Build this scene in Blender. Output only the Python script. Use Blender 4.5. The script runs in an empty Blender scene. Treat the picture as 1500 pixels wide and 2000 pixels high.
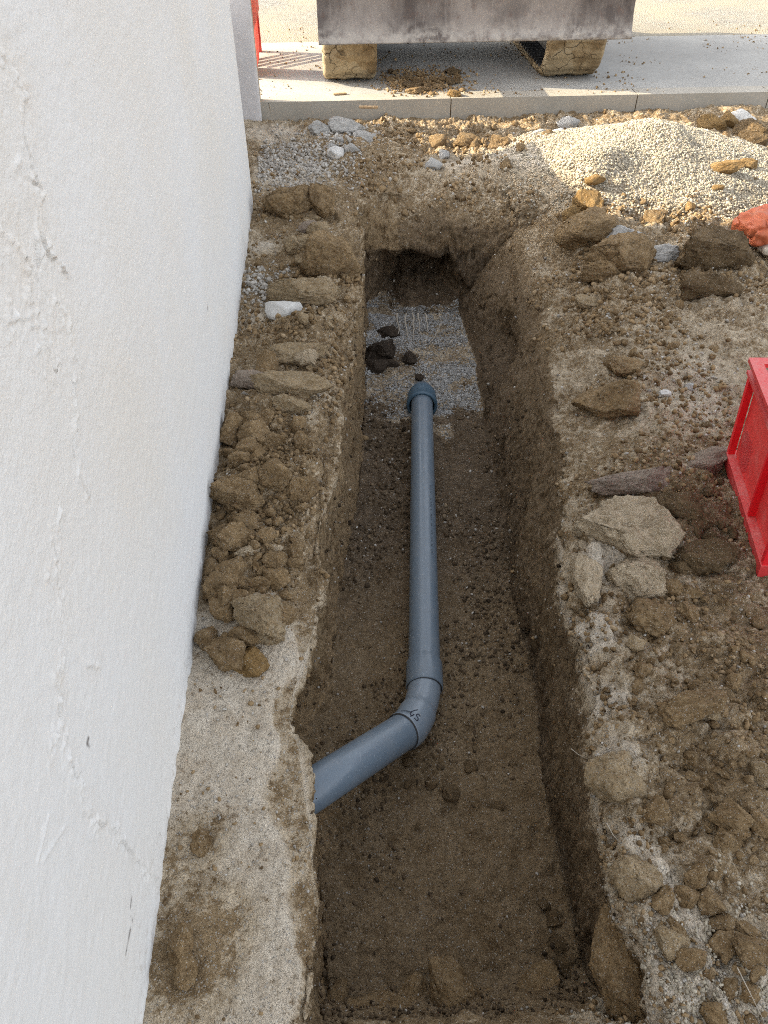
import bpy, bmesh, math, random
import numpy as np
from mathutils import Vector, Matrix
from mathutils.bvhtree import BVHTree

random.seed(7)
RNG = np.random.default_rng(11)
S = bpy.context.scene
COL = S.collection

# ------------------------------------------------------------------ camera
CAM_H, PITCH, YAW, FPX = 1.75, math.radians(43.2), math.radians(4.06), 1500.0
cd = bpy.data.cameras.new('camera'); cam = bpy.data.objects.new('camera', cd); COL.objects.link(cam)
cam.location = (0, 0, CAM_H)
cam.rotation_euler = (math.pi/2 - PITCH, 0, -YAW)
cd.sensor_fit = 'VERTICAL'; cd.sensor_height = 24; cd.lens = 24*FPX/2000.0
cd.clip_start = 0.02; cd.clip_end = 400
S.camera = cam

# ------------------------------------------------------------------ light
SUN = Vector((2.0, -0.52, -1.0)).normalized()          # direction the sunlight travels
SUN_EL = math.asin(-SUN.z); SUN_AZ = math.atan2(-SUN.x, -SUN.y)   # azimuth clockwise from +Y
w = bpy.data.worlds.new('World'); S.world = w; w.use_nodes = True
wn = w.node_tree; wn.nodes.clear()
sky = wn.nodes.new('ShaderNodeTexSky'); sky.sky_type = 'NISHITA'; sky.sun_disc = False
sky.sun_elevation = SUN_EL; sky.sun_rotation = SUN_AZ; sky.air_density = 1.0; sky.dust_density = 3.0; sky.ozone_density = 1.0
hsv = wn.nodes.new('ShaderNodeHueSaturation'); hsv.inputs['Saturation'].default_value = 0.28
bgn = wn.nodes.new('ShaderNodeBackground'); bgn.inputs[1].default_value = 0.15
wo = wn.nodes.new('ShaderNodeOutputWorld')
wn.links.new(sky.outputs[0], hsv.inputs['Color']); wn.links.new(hsv.outputs[0], bgn.inputs[0]); wn.links.new(bgn.outputs[0], wo.inputs[0])
sd = bpy.data.lights.new('sun', 'SUN'); sd.energy = 2.9; sd.angle = math.radians(0.5); sd.color = (1.0, 0.86, 0.62)
so = bpy.data.objects.new('sun', sd); COL.objects.link(so)
so.rotation_euler = SUN.to_track_quat('-Z', 'Y').to_euler(); so.location = (-8, 2, 6)
vs = S.view_settings; vs.view_transform = 'Standard'; vs.look = 'None'; vs.gamma = 1; vs.use_curve_mapping = False
vs.exposure = 2.0
S.render.engine = 'CYCLES'
S.cycles.use_denoising = False; S.cycles.filter_width = 1.0
S.cycles.max_bounces = 6; S.cycles.diffuse_bounces = 4

# ------------------------------------------------------------------ measuring helpers
CP, SP, CY, SY = math.cos(PITCH), math.sin(PITCH), math.cos(YAW), math.sin(YAW)
def ray(px, py):
    x, y = (px-750)/FPX, (py-1000)/FPX
    down, fwd = y*CP + SP, CP - y*SP
    return np.array([x*CY + fwd*SY, fwd*CY - x*SY, -down])
def at(px, py, z=0.0):
    d = ray(px, py); t = (z-CAM_H)/d[2]; return d*t + np.array([0, 0, CAM_H])
def at_depth(px, py, Z):
    return ray(px, py)*Z + np.array([0, 0, CAM_H])
def at_x(px, py, X):
    d = ray(px, py); t = X/d[0]; return d*t + np.array([0, 0, CAM_H])
def at_y(px, py, Y):
    d = ray(px, py); t = Y/d[1]; return d*t + np.array([0, 0, CAM_H])

# ------------------------------------------------------------------ noise
def _h(i, j, k, seed):
    n = (i.astype(np.uint32)*np.uint32(374761393) + j.astype(np.uint32)*np.uint32(668265263)
         + k.astype(np.uint32)*np.uint32(2147483647) + np.uint32(seed)*np.uint32(1274126177))
    n = (n ^ (n >> np.uint32(13)))*np.uint32(1274126177)
    n = n ^ (n >> np.uint32(16)); n = n*np.uint32(2246822519); n = n ^ (n >> np.uint32(15))
    return (n & np.uint32(0xffffff)).astype(np.float32)/np.float32(0xffffff)
def vnoise(p, seed=0):
    i = np.floor(p).astype(np.int64); f = (p-i).astype(np.float32); f = f*f*f*(f*(f*6-15)+10)
    a, b, c = i[..., 0], i[..., 1], i[..., 2]; r = 0
    for dx in (0, 1):
        wx = f[..., 0] if dx else 1-f[..., 0]
        for dy in (0, 1):
            wy = f[..., 1] if dy else 1-f[..., 1]
            for dz in (0, 1):
                wz = f[..., 2] if dz else 1-f[..., 2]
                r = r + wx*wy*wz*_h(a+dx, b+dy, c+dz, seed)
    return r*2-1
def fbm(p, scale, octv=4, seed=0, gain=0.5, billow=False):
    s, a, t = 0, 1.0, 0
    for o in range(octv):
        n = vnoise(p*scale + 17.3*o, seed+o)
        if billow: n = np.abs(n)*2-0.75
        s = s + a*n; t += a; a *= gain; scale *= 2.03
    return s/t
def worley(p2, cell, seed=0):
    """rounded lumps on a 2-D sheet: 0..1 height"""
    q = p2/cell; i = np.floor(q).astype(np.int64); out = np.zeros(q.shape[0], np.float32); z = np.zeros_like(i[:, 0])
    for dx in (-1, 0, 1):
        for dy in (-1, 0, 1):
            a, b = i[:, 0]+dx, i[:, 1]+dy
            cx, cy = a+_h(a, b, z, seed), b+_h(a, b, z, seed+1)
            r = 0.30+0.45*_h(a, b, z, seed+2)**2
            d2 = ((q[:, 0]-cx)**2 + (q[:, 1]-cy)**2)/(r*r)
            out = np.maximum(out, np.sqrt(np.maximum(0, 1-d2))*r)
    return out
def sstep(x, a, b):
    t = np.clip((x-a)/(b-a), 0, 1); return t*t*(3-2*t)

# ------------------------------------------------------------------ materials
class M:
    def __init__(s, name):
        s.m = bpy.data.materials.new(name); s.m.use_nodes = True; s.t = s.m.node_tree; s.t.nodes.clear()
        s.out = s.t.nodes.new('ShaderNodeOutputMaterial'); s.b = s.t.nodes.new('ShaderNodeBsdfPrincipled')
        s.t.links.new(s.b.outputs[0], s.out.inputs[0]); s.pos = s.t.nodes.new('ShaderNodeNewGeometry').outputs['Position']
    def L(s, v, inp):
        if isinstance(v, bpy.types.NodeSocket): s.t.links.new(v, inp)
        elif isinstance(v, (tuple, list)) and len(v) == 3 and inp.type == 'RGBA': inp.default_value = (*v, 1)
        else: inp.default_value = v
    def noise(s, scale, detail=4, rough=0.6, vec=None, dist=0.0):
        n = s.t.nodes.new('ShaderNodeTexNoise'); s.L(vec or s.pos, n.inputs['Vector'])
        n.inputs['Scale'].default_value = scale; n.inputs['Detail'].default_value = detail
        n.inputs['Roughness'].default_value = rough; n.inputs['Distortion'].default_value = dist
        return n.outputs['Fac']
    def vor(s, scale, feature='F1', vec=None):
        n = s.t.nodes.new('ShaderNodeTexVoronoi'); n.feature = feature; s.L(vec or s.pos, n.inputs['Vector'])
        n.inputs['Scale'].default_value = scale; return n
    def rng(s, v, a, b, c=0.0, d=1.0):
        n = s.t.nodes.new('ShaderNodeMapRange'); s.L(v, n.inputs[0])
        for k, x in enumerate((a, b, c, d)): n.inputs[k+1].default_value = x
        return n.outputs[0]
    def math(s, op, a, b=0.0):
        n = s.t.nodes.new('ShaderNodeMath'); n.operation = op; s.L(a, n.inputs[0]); s.L(b, n.inputs[1]); return n.outputs[0]
    def mix(s, f, a, b, blend='MIX'):
        n = s.t.nodes.new('ShaderNodeMix'); n.data_type = 'RGBA'; n.blend_type = blend
        s.L(f, n.inputs[0]); s.L(a, n.inputs[6]); s.L(b, n.inputs[7]); return n.outputs[2]
    def scale(s, vec=(1, 1, 1)):
        n = s.t.nodes.new('ShaderNodeMapping'); s.L(s.pos, n.inputs[0]); n.inputs['Scale'].default_value = vec; return n.outputs[0]
    def attr(s, name):
        n = s.t.nodes.new('ShaderNodeAttribute'); n.attribute_name = name
        q = s.t.nodes.new('ShaderNodeSeparateColor'); s.t.links.new(n.outputs['Color'], q.inputs[0])
        return q.outputs[0], q.outputs[1], q.outputs[2]
    def sep(s):
        n = s.t.nodes.new('ShaderNodeSeparateXYZ'); s.t.links.new(s.pos, n.inputs[0]); return n.outputs
    def nz(s):
        g = s.t.nodes.new('ShaderNodeNewGeometry'); n = s.t.nodes.new('ShaderNodeSeparateXYZ')
        s.t.links.new(g.outputs['Normal'], n.inputs[0]); return n.outputs[2]
    def bump(s, pairs):
        prev = None
        for h, strength, dist in pairs:
            n = s.t.nodes.new('ShaderNodeBump'); n.inputs['Strength'].default_value = strength; n.inputs['Distance'].default_value = dist
            s.L(h, n.inputs['Height'])
            if prev: s.t.links.new(prev, n.inputs['Normal'])
            prev = n.outputs[0]
        s.t.links.new(prev, s.b.inputs['Normal'])
    def done(s, col, rough=0.9, metal=0.0, spec=0.3):
        s.L(col, s.b.inputs['Base Color']); s.L(rough, s.b.inputs['Roughness']); s.L(metal, s.b.inputs['Metallic'])
        s.b.inputs['Specular IOR Level'].default_value = spec
        return s.m

def soil_mat(name, dark, light, grit=0.12, gritcol=(.55, .5, .43), dust=0.0, dustcol=(.42, .37, .3), bumps=1.0):
    m = M(name)
    n1, n2, n3 = m.noise(14, 6, .65), m.noise(70, 5, .7), m.noise(300, 3, .6)
    c = m.mix(m.rng(m.math('ADD', n1, m.math('MULTIPLY', n2, .6)), .55, 1.05), dark, light)
    if dust: c = m.mix(m.math('MULTIPLY', m.rng(n2, .42, .62), dust), c, dustcol)
    v = m.vor(330)
    sp = m.t.nodes.new('ShaderNodeSeparateColor'); m.t.links.new(v.outputs['Color'], sp.inputs[0])
    g = m.math('MULTIPLY', m.math('GREATER_THAN', sp.outputs[0], 1-grit), m.math('LESS_THAN', v.outputs['Distance'], .42))
    c = m.mix(m.math('MULTIPLY', g, .8), c, gritcol)
    c = m.mix(m.rng(n3, .3, .7, 0, .35), c, m.mix(1.0, c, (.6, .6, .6), 'MULTIPLY'))
    n4 = m.noise(130, 4, .75)
    c = m.mix(m.rng(n4, .34, .42, .5, 0), c, m.mix(1.0, c, (.35, .31, .26), 'MULTIPLY'))  # dark pits painted in for the shaded gaps between crumbs
    m.bump([(n2, min(1, .9*bumps), .018), (n4, .8, .008), (n3, .8*bumps, .004), (v.outputs['Distance'], .35*bumps, .003)])
    return m.done(c, .95, 0, .15)

CLAY_D, CLAY_L = (.105, .068, .036), (.26, .185, .11)
MAT = {}
MAT['clay'] = soil_mat('clay_soil', (0.150, 0.093, 0.043), (0.440, 0.295, 0.148), .12, dust=.35, dustcol=(0.420, 0.324, 0.204))
MAT['tan'] = soil_mat('tan_soil', (0.260, 0.177, 0.090), (0.540, 0.400, 0.234), .16, dust=.5, dustcol=(0.460, 0.381, 0.265))
MAT['dark'] = soil_mat('dark_soil', (0.085, 0.056, 0.028), (0.260, 0.177, 0.094), .10, dust=.12, dustcol=(0.320, 0.242, 0.148))
MAT['ochre'] = soil_mat('ochre_soil', (.24, .14, .05), (.42, .28, .13), .05)
MAT['pale'] = soil_mat('pale_gravelly_lump', (.36, .26, .15), (.82, .66, .45), .4, (.85, .75, .58), dust=.35, dustcol=(.66, .55, .41), bumps=1.8)
MAT['pink'] = soil_mat('pinkish_stone', (.25, .18, .135), (.46, .37, .29), .2, (.62, .54, .46), dust=.4, dustcol=(.46, .39, .3))
MAT['grey'] = soil_mat('grey_stone', (.34, .33, .31), (.55, .53, .49), .1, (.7, .68, .65), bumps=.5)
MAT['white'] = soil_mat('white_stone', (.6, .58, .54), (.78, .76, .72), .05, (.85, .83, .8), bumps=.4)
MAT['wet'] = soil_mat('moist_soil', (.04, .03, .022), (.1, .075, .054), .04)

# the earth sheet: masks R dusty, G moist and painted shade, B stony
def earth_mat():
    m = M('earth')
    R, G, B = m.attr('mask')
    n0, n1, n2, n3 = m.noise(2.2, 5, .6), m.noise(11, 6, .68), m.noise(60, 5, .72), m.noise(260, 3, .65)
    c = m.mix(m.rng(m.math('ADD', n1, m.math('MULTIPLY', n2, .7)), .6, 1.1), (0.170, 0.110, 0.056), (0.560, 0.410, 0.238))
    c = m.mix(m.rng(n0, .45, .65, 0, .5), c, m.mix(.5, c, (0.420, 0.295, 0.161)))
    moist = m.mix(m.rng(m.math('ADD', n1, n2), .75, 1.25), (0.055, 0.038, 0.024), (0.275, 0.2, 0.128))  # moist soil colour, also used for shade painted on wall and cavity
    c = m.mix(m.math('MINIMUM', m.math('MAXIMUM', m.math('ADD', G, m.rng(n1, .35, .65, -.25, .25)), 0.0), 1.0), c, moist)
    dusty = m.mix(m.rng(n1, .35, .65), (0.480, 0.378, 0.253), (0.740, 0.611, 0.437))
    dusty = m.mix(m.rng(R, .72, .92), dusty, m.mix(m.rng(n1, .35, .65), (.70, .585, .44), (.90, .80, .65)))
    rr = m.math('ADD', R, m.rng(m.math('ADD', n2, m.math('MULTIPLY', n1, .8)), .55, 1.25, -.75, .75))
    c = m.mix(m.math('MULTIPLY', m.rng(rr, .38, .72), m.rng(R, 0, .12)), c, dusty)
    v = m.vor(190); v2 = m.vor(420)
    for vv, lo in ((v, 0.0), (v2, .04)):
        sp = m.t.nodes.new('ShaderNodeSeparateColor'); m.t.links.new(vv.outputs['Color'], sp.inputs[0])
        thr = m.math('SUBTRACT', .985-lo, m.math('MULTIPLY', B, .4))
        g = m.math('MULTIPLY', m.math('GREATER_THAN', sp.outputs[0], thr), m.math('LESS_THAN', vv.outputs['Distance'], .4))
        c = m.mix(m.math('MULTIPLY', g, .85), c, m.mix(sp.outputs[1], (.38, .34, .28), (.68, .64, .57)))
    c = m.mix(m.rng(n3, .35, .7, 0, .35), c, m.mix(1.0, c, (.62, .58, .53), 'MULTIPLY'))
    st = m.noise(75, 4, .7, m.scale((1, 1, .14)))
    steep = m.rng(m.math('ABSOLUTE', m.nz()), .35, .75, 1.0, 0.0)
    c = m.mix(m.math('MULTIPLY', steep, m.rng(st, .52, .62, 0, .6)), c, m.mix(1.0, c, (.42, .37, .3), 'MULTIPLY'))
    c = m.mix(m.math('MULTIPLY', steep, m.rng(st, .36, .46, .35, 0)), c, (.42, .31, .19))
    hb = m.mix(steep, n2, st)
    pore_shade = m.math('MULTIPLY', m.rng(m.noise(95, 4, .75), .36, .43, 1, 0), m.rng(n1, .38, .55))
    c = m.mix(m.math('MULTIPLY', pore_shade, .6), c, m.mix(1.0, c, (.3, .27, .23), 'MULTIPLY'))  # dark pores painted as the small shadow gaps between crumbs
    m.bump([(hb, 1.0, .02), (pore_shade, .5, -.006), (n3, 1.0, .006), (v.outputs['Distance'], .5, .004)])
    return m.done(c, .96, 0, .12)
MAT['earth'] = earth_mat()

def gravel_mat(name, a, b, cc):
    m = M(name)
    g = m.t.nodes.new('ShaderNodeNewGeometry')
    r = g.outputs['Random Per Island']
    c = m.mix(m.rng(r, 0, .6), a, b); c = m.mix(m.rng(r, .8, 1.0), c, cc)
    n = m.noise(400, 3, .6); c = m.mix(m.rng(n, .3, .7, 0, .25), c, m.mix(1.0, c, (.6, .58, .55), 'MULTIPLY'))
    nb = m.noise(160, 4, .7); m.bump([(nb, .9, .008)])
    return m.done(c, .9, 0, .2)
MAT['gravel'] = gravel_mat('pale_gravel', (.25, .215, .16), (.55, .485, .37), (.7, .63, .51))
MAT['bedgravel'] = gravel_mat('grey_gravel', (.2, .195, .185), (.46, .45, .43), (.7, .69, .66))
MAT['grit'] = gravel_mat('stone_grit', (.34, .31, .27), (.55, .51, .45), (.75, .72, .66))
MAT['crumb'] = gravel_mat('soil_crumb', (0.130, 0.081, 0.038), (0.360, 0.248, 0.132), (0.460, 0.343, 0.213))
MAT['lump'] = gravel_mat('soil_lump', (0.160, 0.100, 0.047), (0.420, 0.286, 0.148), (0.480, 0.362, 0.221))
MAT['wetcrumb'] = gravel_mat('moist_crumb', (.05, .035, .021), (.17, .12, .072), (.3, .23, .15))

def plaster(name, base, warm, bumpk=1.0, wear_shade=False):
    m = M(name)
    n0, n1, n2 = m.noise(1.3, 4, .55), m.noise(9, 6, .65), m.noise(190, 4, .65)
    n3 = m.noise(70, 3, .6)
    c = m.mix(m.rng(n0, .42, .68), base, warm)
    c = m.mix(m.rng(n1, .55, .8, 0, .3), c, m.mix(1.0, c, (.9, .885, .86), 'MULTIPLY'))
    # soft downward run marks and splashes of mud near the foot
    st = m.noise(4, 4, .6, m.scale((1, 3.5, .35)))
    c = m.mix(m.rng(st, .58, .8, 0, .22), c, m.mix(1.0, c, (.88, .855, .8), 'MULTIPLY'))
    x, y, z = m.sep()
    sp = m.math('MULTIPLY', m.rng(z, 0.0, .22, .75, 0.0), m.rng(m.noise(55, 4, .7), .56, .7))
    c = m.mix(sp, c, (.36, .31, .25))
    dot = m.math('MULTIPLY', m.rng(m.noise(120, 2, .5), .76, .8), m.rng(m.noise(3, 2, .5), .5, .62))
    c = m.mix(m.math('MULTIPLY', dot, .5), c, (.42, .39, .36))
    if wear_shade:
        A_, B_, C_ = m.attr('wear_shade')
        c = m.mix(m.math('MULTIPLY', C_, m.rng(n1, .4, .7, 0, .7)), c, (.63, .575, .5))
        c = m.mix(B_, c, (.3, .27, .23)); c = m.mix(m.math('MULTIPLY', A_, .85), c, (.09, .07, .06))  # crack dust with painted crack shade, then dirt marks
    trow = m.noise(7, 3, .5, m.scale((1, .5, 1.6)), 1.5)
    gran = m.math('MULTIPLY', m.math('MULTIPLY', m.noise(120, 3, .6), m.rng(n0, .35, .6, .5, 1.3)), m.rng(z, .35, 1.0, .3, 1.1))
    n3 = m.math('MULTIPLY', n3, m.rng(z, .35, 1.0, .35, 1.0))
    m.bump([(trow, .09, .02), (n3, .22*bumpk, .006), (gran, .5*bumpk, .004), (n2, .3*bumpk, .003)])
    return m.done(c, .88, 0, .2)
MAT['plaster'] = plaster('white_plaster', (.70, .695, .68), (.69, .665, .62), .9, True)
MAT['render'] = plaster('grey_render', (.58, .56, .555), (.52, .50, .495), 1.3)
def conc(name, a, b, speck=.4, sc=1.0):
    m = M(name)
    n0, n1, n2 = m.noise(1.6*sc, 5, .6), m.noise(22*sc, 5, .7), m.noise(240, 3, .6)
    c = m.mix(m.rng(m.math('ADD', n0, m.math('MULTIPLY', n1, .5)), .5, 1.0), a, b)
    sp = m.math('MULTIPLY', m.rng(m.noise(42, 3, .6), .62, .68), m.rng(n0, .4, .6))
    c = m.mix(m.math('MULTIPLY', sp, speck), c, (.2, .15, .1))
    c = m.mix(m.rng(n2, .3, .7, 0, .25), c, m.mix(1.0, c, (.7, .68, .65), 'MULTIPLY'))
    m.bump([(n1, .2, .006), (n2, .4, .002)])
    return m.done(c, .9, 0, .25)
MAT['kerb'] = conc('kerb_concrete', (.33, .30, .25), (.43, .40, .345), .25)
MAT['pave'] = conc('pavement_concrete', (.29, .28, .26), (.41, .40, .37), .8)
def road_mat():
    m = M('chip_road')
    n0, n1 = m.noise(.8, 4, .6), m.noise(9, 5, .7)
    v = m.vor(85); sp = m.t.nodes.new('ShaderNodeSeparateColor'); m.t.links.new(v.outputs['Color'], sp.inputs[0])
    c = m.mix(sp.outputs[0], (.12, .112, .1), (.34, .325, .29))
    c = m.mix(m.rng(n0, .4, .65), c, (.3, .265, .2))
    c = m.mix(m.rng(n1, .58, .75, 0, .5), c, (.24, .18, .12))
    m.bump([(v.outputs['Distance'], .8, .008)])
    return m.done(c, .93, 0, .2)
MAT['road'] = road_mat()

def plastic(name, col, rough=.35, dust=.25, dustcol=(.5, .46, .4), spec=.5, scratch=0.0):
    m = M(name)
    n1, n2 = m.noise(14, 5, .65), m.noise(160, 3, .6)
    c = m.mix(m.math('MULTIPLY', m.rng(n1, .5, .75), dust), col, dustcol)
    up = m.math('MULTIPLY', m.rng(m.nz(), .55, 1.0), m.rng(n2, .3, .75))
    c = m.mix(m.math('MULTIPLY', up, dust), c, dustcol)
    r = m.rng(n1, .3, .75, rough, min(1, rough+.25))
    if scratch:
        s_ = m.noise(60, 2, .5, m.scale((4, .25, 4)))
        c = m.mix(m.math('MULTIPLY', m.rng(s_, .66, .72), scratch), c, (.42, .45, .48))
    m.bump([(n1, .05, .002)])
    return m.done(c, r, 0, spec)
MAT['pvc'] = plastic('grey_pvc', (.135, .176, .218), .2, .15, (.30, .27, .23), .5, .35)
MAT['pvc_elbow'] = plastic('pale_grey_pvc', (.18, .22, .262), .2, .12, (.42, .42, .4), .5, .2)
MAT['pvc_dark'] = plastic('blue_grey_pvc', (.05, .105, .155), .4, .15, (.2, .18, .16), .5)
MAT['rubber'] = plastic('black_rubber', (.02, .02, .022), .6, .1)
MAT['ink'] = plastic('black_marker', (.012, .013, .03), .5, 0.0)
MAT['print'] = plastic('faded_print', (.06, .07, .08), .5, 0.0)
MAT['red'] = plastic('red_plastic', (.84, .012, .022), .38, .08, (.6, .25, .22))
MAT['redpanel'] = plastic('red_plastic_scuffed', (.86, .06, .055), .42, .3, (.66, .33, .28))
MAT['redrim'] = plastic('red_plastic_dusty', (.66, .05, .05), .42, .5, (.62, .33, .29))
MAT['barrier'] = plastic('red_barrier_paint', (.52, .035, .02), .45, .15)

def steel_mud():
    m = M('muddy_blade_steel')
    n0, n1, n2 = m.noise(2.8, 6, .62, m.scale((1, 1, .7)), .4), m.noise(16, 6, .7), m.noise(150, 4, .65)
    c = m.mix(m.rng(n0, .38, .62), (.115, .095, .085), (.31, .27, .24))
    c = m.mix(m.rng(n1, .55, .72, 0, .7), c, (.15, .092, .072))
    st = m.noise(10, 4, .6, m.scale((3.5, 1, .3)))
    c = m.mix(m.rng(st, .55, .7, 0, .5), c, (.36, .325, .295))
    x, y, z = m.sep()
    low = m.math('MULTIPLY', m.rng(z, .535, .64, 1, 0), m.rng(n1, .4, .58))
    c = m.mix(m.math('MULTIPLY', low, .8), c, (.46, .42, .37))
    c = m.mix(m.rng(n2, .6, .75, 0, .5), c, (.07, .06, .055))
    m.bump([(n1, .35, .008), (n2, .4, .003)])
    return m.done(c, .75, .1, .3)
MAT['blade'] = steel_mud()
def track_mud():
    m = M('mud_caked_track')
    n0, n1, n2 = m.noise(7, 6, .65), m.noise(40, 5, .7), m.noise(220, 3, .6)
    c = m.mix(m.rng(n0, .4, .62), (.2, .14, .075), (.35, .265, .155))
    c = m.mix(m.rng(n1, .56, .7, 0, .6), c, (.15, .105, .06))
    vc = m.t.nodes.new('ShaderNodeVectorMath'); vc.operation = 'ADD'; nn = m.t.nodes.new('ShaderNodeTexNoise'); nn.inputs['Scale'].default_value = 14
    m.t.links.new(m.pos, nn.inputs['Vector']); sc_ = m.t.nodes.new('ShaderNodeVectorMath'); sc_.operation = 'SCALE'; sc_.inputs['Scale'].default_value = .09
    m.t.links.new(nn.outputs['Color'], sc_.inputs[0]); m.t.links.new(m.pos, vc.inputs[0]); m.t.links.new(sc_.outputs[0], vc.inputs[1])
    v = m.vor(7.5, 'DISTANCE_TO_EDGE', vc.outputs[0]); cr_ = m.math('MULTIPLY', m.rng(v.outputs['Distance'], .0, .03, 1, 0), m.rng(m.noise(5, 3, .5), .42, .55))
    v2 = m.vor(5.5, 'F1', vc.outputs[0]); sp = m.t.nodes.new('ShaderNodeSeparateColor'); m.t.links.new(v2.outputs['Color'], sp.inputs[0])
    c = m.mix(m.rng(sp.outputs[0], .6, .62, 0, .5), c, (.4, .33, .22))
    c = m.mix(m.math('MULTIPLY', cr_, .85), c, (.06, .045, .03))
    m.bump([(n0, .5, .02), (cr_, .8, -.012), (n1, .7, .01), (n2, .5, .003)])
    return m.done(c, .93, 0, .2)
MAT['trackmud'] = track_mud()
def paint(name, col, rough=.35):
    m = M(name); n = m.noise(6, 5, .6)
    return m.done(m.mix(m.rng(n, .5, .75, 0, .35), col, (.3, .26, .2)), rough, 0, .5)
MAT['yellow'] = paint('machine_yellow', (.62, .34, .03)); MAT['machine'] = paint('machine_dark_grey', (.05, .05, .052))
def glassmat():
    m = M('cab_glass'); m.b.inputs['Transmission Weight'].default_value = .6
    return m.done((.1, .13, .14), .05, 0, .5)
MAT['glass'] = glassmat()
def bagm(name, a, b):
    m = M(name); n = m.noise(30, 5, .65); n2 = m.noise(9, 4, .6, None, 1.0)
    c = m.mix(m.rng(n, .4, .7), a, b); c = m.mix(m.rng(n2, .6, .72, 0, .5), c, (.35, .22, .15))
    m.bump([(n2, .5, .01)])
    return m.done(c, .55, 0, .4)
MAT['bag'] = bagm('orange_sack', (.45, .1, .04), (.54, .16, .07)); MAT['bagpale'] = bagm('pale_sack', (.5, .44, .36), (.6, .52, .42))
MAT['bagprint'] = bagm('sack_print', (.03, .025, .025), (.06, .05, .05))
MAT['wood'] = bagm('weathered_wood', (.36, .24, .13), (.5, .37, .22))
MAT['root'] = bagm('pale_root', (.34, .30, .24), (.5, .44, .36))

# ------------------------------------------------------------------ object helpers
def tag(o, label=None, cat=None, group=None, kind=None):
    if label: o['label'] = label
    if cat: o['category'] = cat
    if group: o['group'] = group
    if kind: o['kind'] = kind
    return o
def link(name, me, mat=None, parent=None, smooth=True):
    o = bpy.data.objects.new(name, me); COL.objects.link(o)
    if mat: me.materials.append(mat)
    if parent: o.parent = parent
    if smooth and len(me.polygons):
        me.polygons.foreach_set('use_smooth', np.ones(len(me.polygons), bool))
    return o
def empty(name, loc=(0, 0, 0), rz=0.0):
    o = bpy.data.objects.new(name, None); COL.objects.link(o); o.location = loc; o.rotation_euler = (0, 0, rz); o.empty_display_size = .1
    return o
def mesh_np(name, V, F):
    me = bpy.data.meshes.new(name); V = np.asarray(V, np.float32); F = np.asarray(F, np.int32)
    k = F.shape[1]
    me.vertices.add(len(V)); me.vertices.foreach_set('co', V.ravel())
    me.loops.add(F.size); me.loops.foreach_set('vertex_index', F.ravel())
    me.polygons.add(len(F)); me.polygons.foreach_set('loop_start', np.arange(0, F.size, k, dtype=np.int32))
    me.polygons.foreach_set('loop_total', np.full(len(F), k, np.int32))
    me.update(calc_edges=True); me.validate(); return me
def bm_obj(name, bm, mat, parent=None, smooth=False, bevel=0.0, seg=2):
    if bevel:
        bmesh.ops.bevel(bm, geom=[e for e in bm.edges if len(e.link_faces) == 2 and e.calc_face_angle(0) > .5], offset=bevel, segments=seg, affect='EDGES', clamp_overlap=True)
    bmesh.ops.recalc_face_normals(bm, faces=bm.faces)
    me = bpy.data.meshes.new(name); bm.to_mesh(me); bm.free()
    return link(name, me, mat, parent, smooth)
def box(bm, x0, x1, y0, y1, z0, z1, mtx=None):
    vs_ = [bm.verts.new((x, y, z)) for z in (z0, z1) for y in (y0, y1) for x in (x0, x1)]
    for f in ((0, 2, 3, 1), (4, 5, 7, 6), (0, 1, 5, 4), (2, 6, 7, 3), (0, 4, 6, 2), (1, 3, 7, 5)):
        bm.faces.new([vs_[i] for i in f])
    if mtx is not None: bmesh.ops.transform(bm, matrix=mtx, verts=vs_)
    return vs_
def prism(bm, pts, x0, x1):
    """polygon in (y, z) extruded along x"""
    a = [bm.verts.new((x0, y, z)) for y, z in pts]; b = [bm.verts.new((x1, y, z)) for y, z in pts]; n = len(pts)
    bm.faces.new(a); bm.faces.new(b[::-1])
    for i in range(n): bm.faces.new((a[i], b[i], b[(i+1) % n], a[(i+1) % n]))
def tube(path, radii, seg=48, cap=True):
    """mesh arrays of a round tube along path points, with a radius per point"""
    P = [Vector(p) for p in path]; V = []; F = []; up = Vector((0, 0, 1)); u = None
    for i, p in enumerate(P):
        t = (P[min(i+1, len(P)-1)] - P[max(i-1, 0)])
        t = t.normalized() if t.length > 1e-9 else t0
        t0 = t
        if u is None: u = t.cross(up).normalized()
        u = (u - t*u.dot(t)).normalized(); v_ = t.cross(u)
        for k in range(seg):
            a = 2*math.pi*k/seg; V.append(p + (u*math.cos(a) + v_*math.sin(a))*radii[i])
    for i in range(len(P)-1):
        for k in range(seg):
            F.append((i*seg+k, i*seg+(k+1) % seg, (i+1)*seg+(k+1) % seg, (i+1)*seg+k))
    me = bpy.data.meshes.new('tube'); me.from_pydata([tuple(v) for v in V], [], F)
    return me

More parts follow.
